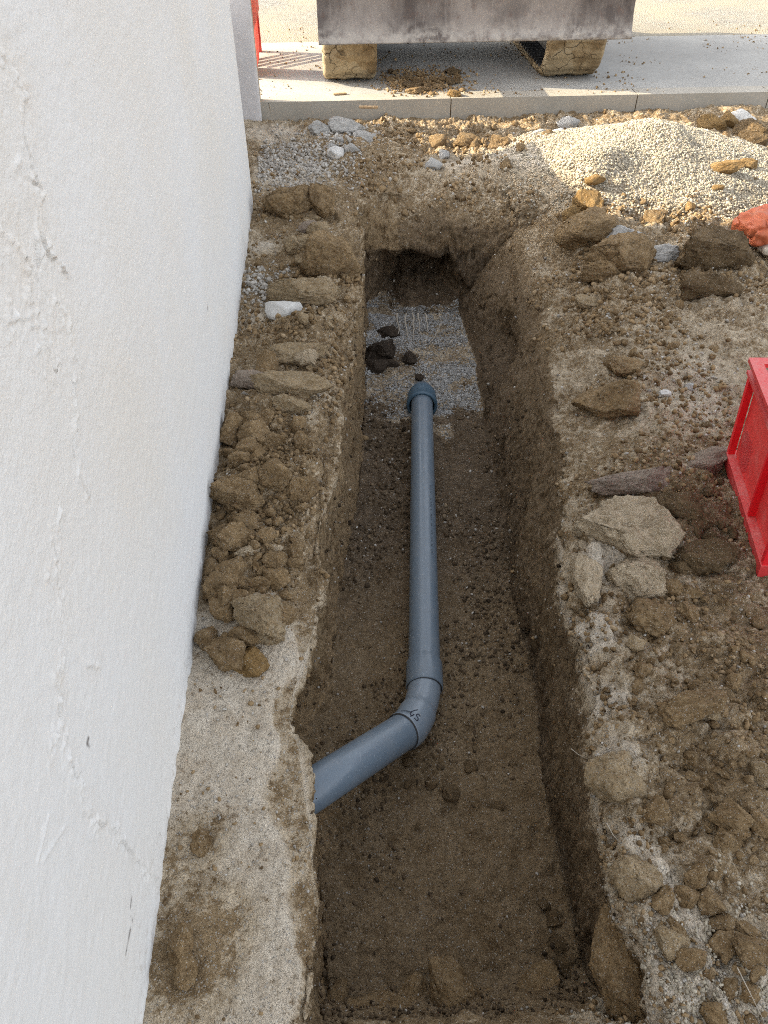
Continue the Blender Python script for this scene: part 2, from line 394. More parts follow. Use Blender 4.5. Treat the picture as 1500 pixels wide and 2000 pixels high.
# ------------------------------------------------------------------ THE EARTH with the trench
ZF_Y = [0.0, .6, 1.5, 3.3, 4.4, 5]; ZF_D = [.46, .465, .485, .625, .645, .645]
def depth(Y): return np.interp(Y, ZF_Y, ZF_D)
def curve_px(pts, deep=False):
    r = []
    for px, py in pts:
        if deep:
            z = -.5
            for _ in range(4): p = at(px, py, z); z = -float(depth(p[1]))
        else: p = at(px, py, 0)
        r.append((p[1], p[0]))
    r.sort(); return np.array(r)
LRIM = curve_px([(598, 2000), (608, 1900), (622, 1800), (608, 1700), (598, 1600), (590, 1500), (574, 1400), (582, 1340), (602, 1280), (612, 1200), (632, 1050), (632, 960), (655, 850), (668, 750), (690, 650), (704, 560), (708, 480), (704, 420), (690, 370)])
RRIM = curve_px([(1300, 1990), (1270, 1900), (1215, 1780), (1185, 1680), (1160, 1500), (1135, 1300), (1100, 1150), (1085, 1050), (1095, 960), (1100, 860), (1090, 740), (1085, 640), (1085, 560), (1070, 480), (1020, 410), (980, 375)])
LFLR = curve_px([(640, 1900), (628, 1750), (615, 1600), (622, 1480), (645, 1350), (655, 1200), (680, 1060), (700, 970), (708, 880), (712, 800), (714, 720), (716, 640)], True)
RFLR = curve_px([(1150, 1950), (1130, 1850), (1108, 1750), (1075, 1600), (1058, 1480), (1040, 1340), (1012, 1200), (988, 1050), (962, 900), (945, 820), (930, 720), (905, 640)], True)
Y0, Y1, YE = .62, 4.34, 4.56        # floor ends; far rim
# rows: (Y, g)
rows = []
for y in (-60, -25, -10, -5, -3, -2): rows.append((y, 0))
for y in np.arange(-1.2, .3, .03): rows.append((y, 0))
for t in np.linspace(0, 1, 50): rows.append((.30+.32*t, float(sstep(np.array(t), .02, .98))))
y = .626
while y < Y1-.003: rows.append((y, 1)); y += .0052 + .0013*y
for t in np.linspace(0, 1, 95):
    rows.append((Y1 + (YE+.06-Y1)*(.10*t + .40*t**2 + .50*t**6), 1-float(t**0.97)))
y = YE+.068
while y < 6.055: rows.append((y, 0)); y += .0105
rows.append((6.06, 0)); rows.append((6.30, 0))
rows = np.array(rows); NR = len(rows)
segs = [('L', 84), ('LW', 64), ('F', 92), ('RW', 76), ('R', 270)]
cols = []
for s_, n in segs:
    for k in range(n): cols.append((s_, k/n))
cols.append(('R', 1.0))
NC = len(cols)
Yr, Gr = rows[:, 0], rows[:, 1]
xl, xr = np.interp(Yr, *LRIM.T), np.interp(Yr, *RRIM.T)
xfl, xfr = np.interp(Yr, *LFLR.T), np.interp(Yr, *RFLR.T)
jit = np.stack([Yr*7, Yr*0, Yr*0], -1)
xl = xl + .02*fbm(jit, 1.0, 3, 3, .4); xr = xr + .026*fbm(jit, 1.0, 3, 9, .45)
P = np.zeros((NR, NC, 3), np.float64); FU = np.zeros((NR, NC)); SEG = np.empty(NC, int); TT = np.zeros(NC)
D = depth(Yr)
sid = {'L': 0, 'LW': 1, 'F': 2, 'RW': 3, 'R': 4}
slope = np.interp(Yr, [1.45, 2.2, 3.0], [0, .6, 1.0])       # the right bank lies back further along
for j, (s_, t) in enumerate(cols):
    SEG[j] = sid[s_]; TT[j] = t
    if s_ == 'L': x = -.80 + (xl+.80)*(1-(1-t)**1.35); f = 0*Yr
    elif s_ == 'LW': x = xl + (xfl-xl)*t + .015*np.sin(math.pi*t)*-1; f = (t + 0*Yr)
    elif s_ == 'F': x = xfl + (xfr-xfl)*t; f = 1 - .03*(2*t-1)**4 + 0*Yr
    elif s_ == 'RW':
        x = xfr + (xr-xfr)*t; f1 = (1-t); f2 = 1-sstep(np.array(t), -.15, 1.0)
        f = .97*(f1*(1-slope) + (0.6*f1+0.4*f2)*slope)
    else:
        q = t*1.0; x = np.where(q < .93, xr + 2.6*(q/.93)**1.45, xr + 2.6 + ((q-.93)/.07)**3*60); f = 0*Yr
    P[:, j, 0] = x; P[:, j, 1] = Yr; FU[:, j] = f
Z = -D[:, None]*FU*Gr[:, None]
P[:, :, 2] = Z
# --- mounds on the surface
def blob(px, py, rx, ry=None, z=0):
    p = at(px, py, z); return p[0], p[1], rx, ry or rx
def gauss(X, Yv, b):
    return np.exp(-(((X-b[0])/b[2])**2 + ((Yv-b[1])/b[3])**2))
X2, Y2 = P[:, :, 0], P[:, :, 1]
top = 1-FU*Gr[:, None]                                    # 1 on the surface, 0 on the floor
PILE = (1.98, 4.86, .55, .5)
hm = np.zeros_like(X2)
dp = np.sqrt(((X2-1.98)/.95)**2 + ((Y2-4.84)/.78)**2)
pile_h = .31*np.clip(1-np.sqrt(dp**2+.02)+.1, 0, 1)
hm += pile_h
for px, py, r, h in [(1150, 380, .22, .10), (1420, 235, .25, .07), (1400, 470, .3, .08), (1180, 450, .2, .07), (1230, 920, .25, .05),
                     (1200, 1080, .16, .06), (1380, 1020, .25, .05), (1250, 1200, .2, .02), (1350, 1380, .25, .045), (1200, 1500, .12, .03),
                     (1260, 1800, .12, .03), (500, 1200, .10, .05), (495, 1080, .11, .06), (505, 950, .13, .075), (540, 800, .15, .06), (600, 640, .14, .055), (640, 480, .17, .06), (620, 400, .17, .05), (800, 330, .2, .06), (950, 345, .2, .07), (720, 310, .2, .05),
                     (660, 290, .2, .05), (1000, 300, .3, .03), (1480, 700, .5, .05)]:
    b = blob(px, py, r); hm += h*gauss(X2, Y2, b)
drim = X2-xr[:, None]
hm += .035*np.exp(-((drim-.07)/.06)**2)*np.interp(Yr, [.5, .9, 1.9, 2.3], [.3, 1, 1, 0])[:, None]*(SEG[None, :] == 4)
hm *= np.clip(top, 0, 1)**2
pa, pb = at(829, 1345, -.412)[:2], at(824, 770, -.572)[:2]; dd_ = pb-pa
tt_ = np.clip(((X2-pa[0])*dd_[0]+(Y2-pa[1])*dd_[1])/(dd_@dd_), 0, 1)
dpp = np.hypot(X2-pa[0]-tt_*dd_[0], Y2-pa[1]-tt_*dd_[1])
hm += .026*np.exp(-(dpp/.085)**2)*(SEG[None, :] == 2)*Gr[:, None]
P[:, :, 2] += hm
# --- broken rim drop: soften the surface towards the trench edge
wl_ = (.075+.035*np.sin(Yr*9)+.02*np.sin(Yr*23))[:, None]
dl = np.clip((X2-(xl[:, None]-wl_))/wl_, 0, 1)*(SEG[None, :] == 0)*Gr[:, None]
P[:, :, 2] -= .030*sstep(dl, 0, .55)
P[:, :, 2] -= .030*(SEG[None, :] == 1)*Gr[:, None]*np.clip(1-TT[None, :]*1.6, 0, 1)
wdr = (.10+.36*slope)[:, None]; dr = np.clip(((xr[:, None]+wdr)-X2)/wdr, 0, 1)*(SEG[None, :] == 4)*Gr[:, None]
P[:, :, 2] -= (.02+.10*slope[:, None])*dr**2
P[:, :, 2] -= (.02+.10*slope[:, None])*(SEG[None, :] == 3)*Gr[:, None]*np.clip(TT[None, :]*1.6-.6, 0, 1)
# --- hollows: dark cavity in the far wall, niche at the pipe, scoop in the right wall
Zc = P[:, :, 2]
endw = (Yr > Y1-.02)[:, None] & (Yr < YE+.06)[:, None]
cn_ = fbm(np.stack([X2*6, Zc*6, 0*X2+3], -1).reshape(-1, 3), 1, 3, 47).reshape(NR, NC)
cav = np.exp(-np.abs((X2-.50+.05*cn_)/.235)**2.6) * np.exp(-np.abs((Zc+.43+.11*cn_+.25*(X2-.5)**2*4)/.12)**3) * endw
P[:, :, 1] += .42*cav
P[:, :, 1] += endw*(.05*fbm(np.stack([X2*5, Zc*5, 0*X2], -1).reshape(-1, 3), 1, 3, 45).reshape(NR, NC))*np.isin(SEG, (1, 2, 3))[None, :]*np.clip((Yr-Y1)/.08, 0, 1)[:, None]*np.clip((YE+.06-Yr)/.05, 0, 1)[:, None]
lw = (SEG == 1)[None, :]
nich = np.exp(-(((Y2-1.30)/.16)**2)) * np.exp(-(((Zc+.30)/.17)**4)) * lw
P[:, :, 0] -= .15*nich
nich2 = np.exp(-(((Y2-3.02)/.14)**2)) * np.exp(-(((Zc+.5)/.10)**2)) * lw
rw = (SEG == 3)[None, :]
sc_ = np.exp(-(((Y2-3.55)/.20)**2)) * np.exp(-(((Zc+.43)/.10)**2)) * rw
P[:, :, 0] += .12*sc_; P[:, :, 2] -= .02*sc_
# --- roughness
def normals(P):
    du = np.gradient(P, axis=1); dv = np.gradient(P, axis=0); n = np.cross(du, dv); n /= np.linalg.norm(n, axis=-1, keepdims=True)+1e-12; return n
N = normals(P)
near = (np.abs(Yr) < 8)[:, None] & (X2 < 5)
pf = P.reshape(-1, 3)
isw = np.repeat(((SEG == 1) | (SEG == 3))[None, :], NR, 0).reshape(-1) & np.repeat((Gr > .02)[:, None], NC, 1).reshape(-1)
isf = np.repeat((SEG == 2)[None, :], NR, 0).reshape(-1)*np.repeat(((Gr > .5) & (Yr < Y1+.002))[:, None], NC, 1).reshape(-1)
endf = np.repeat(((Yr > Y1) & (Yr < YE+.06))[:, None], NC, 1).reshape(-1) & (np.repeat(((SEG >= 1) & (SEG <= 3))[None, :], NR, 0).reshape(-1))
wallness = (isw | endf)*(1-sstep(np.abs(N.reshape(-1, 3)[:, 2]), .5, .88))
wallness = np.maximum(wallness, (isw | endf)*sstep(-Z.reshape(-1), .07, .16))
surf = (1-wallness)*(~isf.astype(bool) | endf)
seg0 = np.repeat((SEG == 0)[None, :], NR, 0).reshape(-1)
low = fbm(pf, 4.5, 4, 21)
mid = fbm(pf, 16, 4, 31)
fine = fbm(pf, 70, 3, 41)
bil = fbm(pf, 9, 4, 51, .55, True)
stri = fbm(pf*np.array([1.0, 1.0, .16]), 55, 3, 61)        # bucket scrape marks running down the walls
scal = fbm(pf*np.array([1, 1, .45]), 7, 3, 66)
wor = worley(pf[:, :2]+.03*np.stack([mid, low], -1), .045, 71)
wor2 = worley(pf[:, :2]+.01*np.stack([mid, low], -1), .017, 75)
Xf, Yf, Zf = pf.T
leftflat = surf*(Xf < .2)*seg0*(sstep(Yf, 1.62, 1.42))          # smooth trodden crust beside the wall
rubl = surf*(Xf < .4)*np.maximum(sstep(Yf, 1.45, 1.6), ~seg0)
right = surf*(Xf >= .4)
onpile = np.clip(pile_h.reshape(-1)*8, 0, 1)
amp_l = .018*right + .012*rubl + .006*leftflat + .02*wallness + .022*isf
dsp = amp_l*low*1.4
dsp += (.030*right*(1-onpile) + .018*rubl + .004*leftflat + .016*isf)*bil
wor3 = worley(pf[:, :2]+.05*np.stack([mid, low], -1), .11, 79)
cl2 = np.clip(fbm(pf, 3.1, 3, 83)*2+.2, 0, 1)
dsp += (right*(1-onpile)*.040 + rubl*.022)*wor3*cl2
dsp += (.006*right + .006*rubl + .002*leftflat + .006*wallness + .004*isf)*mid
clump = np.clip(fbm(pf, 2.6, 3, 81)*1.6+.25, 0, 1)
dsp += (right*(1-onpile)*.026*clump + rubl*.02 + leftflat*.004*clump + isf*.014*clump)*wor
dsp += (right*(1-onpile)*.010 + rubl*.010 + leftflat*.003 + isf*.005)*wor2
dsp += (.0045*right*(1-onpile*.7) + .0045*rubl + .0032*leftflat + .0045*wallness + .0035*isf)*fine
vl = (1-np.abs(fbm(pf, 13, 2, 87)))**7                     # crevices between lumps
dsp -= (.020*right*(1-onpile) + .018*rubl + .006*isf + .003*leftflat)*vl*np.clip(fbm(pf, 3.6, 2, 89)*2+.4, 0, 1)
dsp += wallness*(.011*stri + .020*scal)
ty = Yf/.072 + .8*low + .25*np.floor(Zf*6+mid)
dsp += wallness*.010*(np.abs((ty % 1)-.5)*2-.5)*np.clip(.5+scal*1.5, 0, 1.2)
dsp -= wallness*.035*np.clip(fbm(pf*np.array([1, 1, .55]), 19, 2, 68)-.38, 0, 1)*3
dsp *= near.reshape(-1)
pf = pf + N.reshape(-1, 3)*dsp[:, None]*np.sign(N.reshape(-1, 3)[:, 2:3]*0+1)
P = pf.reshape(NR, NC, 3)
N = normals(P)
# keep the sheet clear of the kerb and house foot
ii, jj = np.meshgrid(np.arange(NR-1), np.arange(NC-1), indexing='ij')
a = (ii*NC+jj).ravel(); F = np.stack([a, a+1, a+NC+1, a+NC], -1)
me = mesh_np('earth', P.reshape(-1, 3), F)
# --- masks
pf = P.reshape(-1, 3); Xf, Yf, Zf = pf.T
R = np.zeros(len(pf)); G = np.zeros(len(pf)); B = np.zeros(len(pf))
R += leftflat*.92 + rubl*.30 + right*.42
B += leftflat*.35 + rubl*.22 + right*.25 + isf*.16 + wallness*.05
G += isf*(.34+.66*sstep(Yf, 1.5, 2.4))
for px, py, r, ww in [(560, 340, .28, .8), (530, 260, .25, .9), (510, 480, .12, .7), (500, 620, .1, .6), (620, 600, .12, .45), (480, 740, .07, .4),
                      (600, 820, .05, .4), (640, 780, .06, .4), (580, 1290, .06, .6), (900, 330, .22, .45), (1060, 330, .35, .75), (1150, 280, .3, .5), (1350, 700, .3, .28), (1360, 800, .25, .38), (1440, 620, .3, .15),
                      (1180, 1120, .09, .9), (1160, 1250, .07, .9), (1180, 1380, .07, .7), (1200, 1500, .07, .6), (1220, 1640, .06, .45), (1280, 1720, .06, .4),
                      (1340, 1920, .14, .55), (1420, 1960, .16, .55), (1060, 700, .2, .25), (1100, 1000, .08, .3), (450, 1400, .2, .2)]:
    g = gauss(Xf, Yf, blob(px, py, r))*surf
    R += ww*g; B += .6*ww*g
for px, py, r, ww in [(390, 1640, .06, -.5), (350, 1850, .08, -.75), (340, 1700, .05, -.45), (430, 1800, .07, -.5), (370, 1920, .08, -.45), (560, 1150, .08, -.2), (1450, 1250, .2, -.15), (1430, 1500, .2, -.2), (1350, 1020, .18, -.2)]:
    g = gauss(Xf, Yf, blob(px, py, r))*surf
    R += ww*g
R -= leftflat*.5*sstep(dl.reshape(-1), .05, .5)*sstep(dl.reshape(-1), 1.02, .9)
pm_ = sstep(Xf+.12*low, 1.2, 1.5)
R += np.clip(pile_h.reshape(-1)*4, 0, .6)*pm_
B += np.clip(pile_h.reshape(-1)*4, 0, .9)*(.4+.6*pm_)
G += wallness*sstep(-Zf, .2, .6)*.42 + wallness*(Xf > .4)*.62  # walls darker with depth; shade of the right wall painted in
G += (endf & (np.abs(Zf+.44) < .18))*.75  # shade of the far cavity painted into its colour
G += (gauss(Xf, Yf, blob(1380, 1010, .2)) + gauss(Xf, Yf, blob(1400, 1130, .2)))*.35*surf
bedn = .55*fbm(pf*np.array([1, 1, 0]), 6, 4, 419)
bed = isf*sstep(Yf+bedn, 3.22, 3.36)*np.repeat((Yr < Y1+.002)[:, None], NC, 1).reshape(-1)
soilb = np.clip(sum(gauss(Xf, Yf, (*at(px, py, -.62)[:2], q, q)) for px, py, q in ((740, 700, .12), (735, 800, .10), (800, 700, .06), (900, 810, .08), (700, 840, .08))), 0, 1)*isf
bed = bed*(1-soilb)
G *= 1-bed*.85; R += bed*.5; B += bed*.9; G += soilb*.5
R += wallness*sstep(-Zf, .13, .0)*.22
rimdust = np.exp(-((Zf+.03)/.07)**2)*wallness*(Xf > .35)*sstep(Yf, 2.1, 1.7)*.7
R += rimdust + np.exp(-((Zf+.015)/.035)**2)*wallness*(Xf < .35)*.5
colr = np.stack([np.clip(R, 0, 1), np.clip(G, 0, 1), np.clip(B, 0, 1), np.ones(len(pf))], -1).astype(np.float32)
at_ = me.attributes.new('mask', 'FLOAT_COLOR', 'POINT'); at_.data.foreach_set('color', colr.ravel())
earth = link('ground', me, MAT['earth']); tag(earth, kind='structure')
earth['label'] = 'bare dug earth with a narrow open trench beside the white wall'

# height raster for placing things
RES = .01; GX0, GY0 = -.9, -.3; GW, GH = 520, 660
hmap = np.full((GH, GW), -9.0)
gi = ((Yf-GY0)/RES).astype(int); gj = ((Xf-GX0)/RES).astype(int)
ok = (gi >= 0) & (gi < GH) & (gj >= 0) & (gj < GW)
np.maximum.at(hmap, (gi[ok], gj[ok]), Zf[ok])
for _ in range(8):
    hole = hmap < -5
    if not hole.any(): break
    for sh, ax in ((1, 0), (-1, 0), (1, 1), (-1, 1)):
        r_ = np.roll(hmap, sh, ax); hmap = np.where((hmap < -5) & (r_ > -5), r_, hmap)
def ground_z(x, y):
    i, j = int((y-GY0)/RES), int((x-GX0)/RES)
    if 0 <= i < GH and 0 <= j < GW and hmap[i, j] > -5: return float(hmap[i, j])
    return 0.0
def on_ground(px, py):
    z = 0.0
    for _ in range(5):
        p = at(px, py, z); z = .5*z + .5*ground_z(p[0], p[1])
    return p[0], p[1], z

# ------------------------------------------------------------------ pavement, kerb, road
KY, KZ = 6.06, .125
bm = bmesh.new(); box(bm, -40, 60, KY+.16, 7.86, -.3, KZ-.002)
pv = bm_obj('pavement', bm, MAT['pave']); tag(pv, kind='structure')
bm = bmesh.new(); box(bm, -60, 90, 7.86, 120, -.3, KZ-.014)
tag(bm_obj('road', bm, MAT['road']), kind='structure')
kerb = empty('kerb', (0, KY, 0)); tag(kerb, kind='structure')
k1, k2 = at_y(881, 200, KY)[0], at_y(1245, 190, KY)[0]
edges = [-.62, k1, k2, k2+1.0, k2+2, k2+3, k2+4, k2+5, k2+6]
for i in range(len(edges)-1):
    bm = bmesh.new(); box(bm, edges[i]+.004, edges[i+1]-.004, 0, .157, -.3, KZ)
    bm_obj('kerb_stone', bm, MAT['kerb'], kerb, bevel=.010, seg=3)
bm = bmesh.new(); box(bm, edges[0], edges[-1], .012, .157, -.3, KZ-.014)
bm_obj('joint_mortar', bm, MAT['tan'], kerb)

# ------------------------------------------------------------------ house wall with blistered plaster
WX = -.44; WY1 = 4.51; WH = 3.3
wall = empty('house_wall', (WX, 0, 0)); tag(wall, 'white plastered house wall with blistered and cracked plaster beside the trench', 'wall')
ys = np.concatenate([np.linspace(-6, -.2, 20)[:-1], np.arange(-.2, .45, .008), np.arange(.45, 1.65, .0031), np.arange(1.65, WY1-.02, .022), [WY1-.012, WY1-.004, WY1]])
zs = np.concatenate([np.arange(-.12, .1, .008), np.arange(.1, 1.7, .0036), np.linspace(1.72, WH, 20)])
YY, ZZ = np.meshgrid(ys, zs, indexing='ij'); pw = np.stack([0*YY, YY, ZZ], -1).reshape(-1, 3)
off = .003*fbm(pw, 2.2, 3, 101) + .0009*fbm(pw, 55, 3, 102)
off += .006*fbm(pw, .8, 2, 105)
cracks = [[(0, 120), (25, 150), (40, 190), (42, 255), (52, 300), (76, 375), (74, 440), (80, 480), (122, 535)],
          [(5, 465), (38, 495), (60, 530), (76, 565), (108, 592), (130, 640), (150, 715)],
          [(15, 632), (40, 622), (62, 640), (96, 690), (102, 722), (112, 705), (104, 650), (118, 640)],
          [(30, 315), (45, 350), (68, 360)], [(35, 500), (50, 545), (42, 575)], [(66, 470), (72, 520), (95, 475)],
          [(140, 750), (143, 860), (150, 920), (170, 968)], [(112, 1000), (106, 1080), (118, 1160), (124, 1240)],
          [(124, 1240), (112, 1330), (116, 1400), (100, 1478)], [(128, 1430), (140, 1500), (160, 1530), (165, 1585)],
          [(165, 1585), (190, 1600), (222, 1622), (250, 1660), (275, 1690), (312, 1722)], [(90, 1120), (105, 1150)], [(165, 1300), (190, 1308)]]
dcr = np.full(len(pw), 9.0); side = np.zeros(len(pw))
for ci, pts in enumerate(cracks):
    q = np.array([at_x(px, py, WX)[1:] for px, py in pts])
    # roughen the polyline
    dense = []
    for a_, b_ in zip(q[:-1], q[1:]):
        L_ = np.linalg.norm(b_-a_); n = max(2, int(L_/.012))
        for t in np.linspace(0, 1, n, endpoint=False): dense.append(a_+(b_-a_)*t + RNG.normal(0, .004, 2))
    dense.append(q[-1]); q = np.array(dense)
    lo, hi = q.min(0)-.08, q.max(0)+.08
    sel = np.where((pw[:, 1] > lo[0]) & (pw[:, 1] < hi[0]) & (pw[:, 2] > lo[1]) & (pw[:, 2] < hi[1]))[0]
    ps = pw[sel][:, 1:]; best = np.full(len(sel), 9.0); sg = np.zeros(len(sel))
    for a_, b_ in zip(q[:-1], q[1:]):
        d_ = b_-a_; t = np.clip(((ps-a_)@d_)/(d_@d_+1e-12), 0, 1); e = ps-(a_+t[:, None]*d_); dist = np.linalg.norm(e, axis=1)
        cr = np.sign(d_[0]*e[:, 1]-d_[1]*e[:, 0]); up = dist < best
        best = np.where(up, dist, best); sg = np.where(up, cr, sg)
    up = best < dcr[sel]; dcr[sel] = np.where(up, best, dcr[sel]); side[sel] = np.where(up, sg, side[sel])
wst = np.zeros(len(pw))
wob = np.clip(.6+.9*fbm(pw, 24, 3, 111), .05, 1.6)
lip = np.exp(-(dcr/.011)**2)*wob
stp = np.where(side > 0, np.exp(-dcr/.011), .12*np.exp(-(dcr/.006)**2))
off += .0055*stp*wob*np.clip(.55+1.6*fbm(pw, 11, 2, 112), 0, 1.2) - .004*np.exp(-(dcr/.0026)**2)*wob*(side <= 0)
off += .004*np.exp(-(dcr/.016)**2)*np.clip(fbm(pw, 90, 3, 113)-.15, 0, 1)*2.5
for px, py, r in [(45, 520, .05), (60, 620, .045), (30, 160, .04), (85, 690, .04), (50, 360, .03), (112, 1180, .025), (115, 1330, .025), (100, 650, .03), (20, 600, .04)]:
    c_ = at_x(px, py, WX); g = np.exp(-(((pw[:, 1]-c_[1])/r)**2+((pw[:, 2]-c_[2])/(r*1.5))**2))
    off += g*(.005*np.clip(fbm(pw, 85, 3, 117, .6)*2.2-.7, 0, 1)); wst = np.maximum(wst, g)
off += .004*np.exp(-(pw[:, 2]/.05)**2)*fbm(pw, 30, 3, 119)
edge = np.clip((pw[:, 1]-(WY1-.012))/.012, 0, 1); off -= .012*edge**2
pw2 = pw.copy(); pw2[:, 0] = off
ny, nz_ = len(ys), len(zs); ii, jj = np.meshgrid(np.arange(ny-1), np.arange(nz_-1), indexing='ij'); a = (ii*nz_+jj).ravel()
F = np.stack([a, a+nz_, a+nz_+1, a+1], -1)
def pdist(pts):
    q = np.array([at_x(px, py, WX)[1:] for px, py in pts]); best = np.full(len(pw), 9.0)
    for a_, b_ in zip(q[:-1], q[1:]):
        d_ = b_-a_; t = np.clip(((pw[:, 1:]-a_)@d_)/(d_@d_+1e-12), 0, 1); best = np.minimum(best, np.linalg.norm(pw[:, 1:]-(a_+t[:, None]*d_), axis=1))
    return best
dirt = np.zeros(len(pw)); scr = np.zeros(len(pw))
nk = fbm(pw, 70, 2, 141)
for pts in ([(258, 1752), (254, 1785), (259, 1800), (252, 1830), (246, 1862)], [(172, 1442), (169, 1452), (174, 1458)], [(405, 598), (404, 606)]):
    dirt = np.maximum(dirt, np.exp(-(pdist(pts)/.0036)**2)*np.clip(.75+nk*1.6, 0, 1.2))
for pts in ([(95, 1590), (72, 1685)], [(126, 1615), (84, 1680)], [(95, 1590), (180, 1640), (190, 1605)], [(440, 1080), (470, 1180)]):
    scr = np.maximum(scr, np.exp(-(pdist(pts)/.003)**2))
pw2[:, 0] += .0022*scr
crk = np.exp(-(dcr/.0022)**2)*np.clip(wob-.45, 0, 1)*.40  # crack lines darkened in colour, mostly their inner shade, partly dust
wm = np.stack([np.clip(dirt, 0, 1), np.clip(crk, 0, 1), np.clip(np.maximum(wst*.8, np.exp(-dcr/.02)*.6), 0, 1), np.ones(len(pw))], -1).astype(np.float32)
pme = mesh_np('plaster', pw2, F); wa = pme.attributes.new('wear_shade', 'FLOAT_COLOR', 'POINT'); wa.data.foreach_set('color', wm.ravel())
link('plaster', pme, MAT['plaster'], wall)
bm = bmesh.new(); box(bm, -.30, -.020, -6, WY1-.001, -.3, WH)
bm_obj('wall_core', bm, MAT['plaster'], wall)
# gate pier at the far corner, and an added unseen wall that blocks low sun through the opening
pier = empty('wall_pier', (-.455, 6.02, 0)); tag(pier, 'grey rendered wall pier at the kerb beyond the end of the white wall', 'pier')
def slab_grid(name, W, H, nx, nzz, fn, mat, parent):
    xs, zs_ = np.linspace(-W, 0, nx), np.linspace(-.2, H, nzz); XX, ZZ_ = np.meshgrid(xs, zs_, indexing='ij')
    p_ = np.stack([XX, 0*XX, ZZ_], -1).reshape(-1, 3); p_[:, 1] = fn(p_)
    ii, jj = np.meshgrid(np.arange(nx-1), np.arange(nzz-1), indexing='ij'); a = (ii*nzz+jj).ravel()
    return link(name, mesh_np(name, p_, np.stack([a, a+nzz, a+nzz+1, a+1], -1)), mat, parent)
def pier_fn(p_):
    return -.004*fbm(p_, 12, 4, 131) - .012*np.exp(-(p_[:, 2]/.05)**2)*np.clip(fbm(p_, 25, 3, 133)+.3, 0, 1) + .012*np.clip((p_[:, 0]+.010)/.010, 0, 1)*(1+fbm(p_, 30, 2, 135)*.8)
slab_grid('face', .45, 2.3, 60, 260, pier_fn, MAT['render'], pier)
bm = bmesh.new(); box(bm, -.45, -.002, .016, .12, -.2, 2.3); bm_obj('pier_core', bm, MAT['kerb'], pier)
shade_blocker = empty('unseen_shade_wall', (-.78, 0, 0)); tag(shade_blocker, 'added unseen low wall blocking the sun between house and pier', 'wall')
bm = bmesh.new(); box(bm, -.16, 0, WY1+.002, 5.62, -.2, 1.18); bm_obj('shade_wall_body', bm, MAT['render'], shade_blocker, bevel=.01)  # unseen; its height sets the shade edge on trench and gravel
bm = bmesh.new(); box(bm, -.16, 0, 5.625, 6.03, -.2, .72); bm_obj('shade_wall_step', bm, MAT['render'], shade_blocker, bevel=.01)

# red slatted barrier beyond the pier
bar = empty('red_barrier', (-.535, 6.72, KZ)); tag(bar, 'red slatted barrier standing on the pavement behind the grey pier', 'barrier')
bm = bmesh.new(); box(bm, -.03, .03, 0, .86, .30, 1.05); bm_obj('panel', bm, MAT['barrier'], bar, bevel=.008)
bm = bmesh.new(); box(bm, -.012, .012, .065, .30, .002, .298); bm_obj('lower_panel', bm, MAT['barrier'], bar, bevel=.003)
for k in range(5, 10):
    y0_ = -.42 + .105*k; a0, a1 = max(0.0, (.305-y0_)/2), min(.296, (.795-y0_)/2)
    if a1-a0 < .03: continue
    bm = bmesh.new(); prism(bm, [(y0_+2*a0, a0), (y0_+2*a0+.055, a0), (y0_+2*a1+.055, a1), (y0_+2*a1, a1)], -.012, .012); bm_obj('slat', bm, MAT['barrier'], bar, bevel=.003)
for yy in (0, .80):
    bm = bmesh.new(); box(bm, -.022, .022, yy, yy+.06, 0, .299); bm_obj('post', bm, MAT['barrier'], bar, bevel=.006)

# ------------------------------------------------------------------ excavator
ex = empty('mini_excavator', (1.06, 7.4, KZ)); tag(ex, 'mini excavator with muddy steel blade and caked rubber tracks parked on the pavement', 'excavator')
def ex_y(Y): return Y-7.4
BLX0, BLX1 = at_y(620, 40, 5.95)[0]-1.06, at_y(1240, 40, 5.95)[0]-1.06
zb0 = at_y(622, 88, 5.95)[2]-KZ; zb1 = at_y(1238, 76, 5.95)[2]-KZ
# blade: subdivided, slightly curved and dented plate
nx, nz2 = 120, 60; H_ = .46
xs = np.linspace(BLX0, BLX1, nx); tz = np.linspace(0, 1, nz2); XX, T_ = np.meshgrid(xs, tz, indexing='ij')
zbase = zb0 + (zb1-zb0)*(XX-BLX0)/(BLX1-BLX0)
Zb = zbase + H_*T_; Yb = ex_y(5.95) + .07*np.sin(T_*math.pi)*1.0 - .03*T_
p_ = np.stack([XX, Yb, Zb], -1).reshape(-1, 3)
p_[:, 1] += .005*fbm(p_, 9, 4, 151)
# thick worn cutting edge caked with dried spoil
crust = np.exp(-((T_-.05)/.05)**2).reshape(-1)*(0.25+.9*sstep(XX.reshape(-1), -.1, .3))
p_[:, 1] -= .020*crust*np.clip(.5+fbm(p_, 28, 3, 153), 0, 1.3)
back = p_.copy(); back[:, 1] = (ex_y(5.95)+.07*np.sin(T_*math.pi)-.03*T_).reshape(-1)+.028
ii, jj = np.meshgrid(np.arange(nx-1), np.arange(nz2-1), indexing='ij'); a = (ii*nz2+jj).ravel()
Fa = np.stack([a, a+nz2, a+nz2+1, a+1], -1); n_ = nx*nz2; Fb = Fa[:, ::-1]+n_
rim = []
for i in range(nx-1):
    for (u0, u1) in ((i*nz2, (i+1)*nz2), ((i+1)*nz2+nz2-1, i*nz2+nz2-1)): rim.append((u1, u0, u0+n_, u1+n_))
for j in range(nz2-1):
    for (u0, u1) in ((j+1, j), ((nx-1)*nz2+j, (nx-1)*nz2+j+1)): rim.append((u1, u0, u0+n_, u1+n_))
link('blade', mesh_np('blade', np.vstack([p_, back]), np.vstack([Fa, Fb, np.array(rim)])), MAT['blade'], ex)
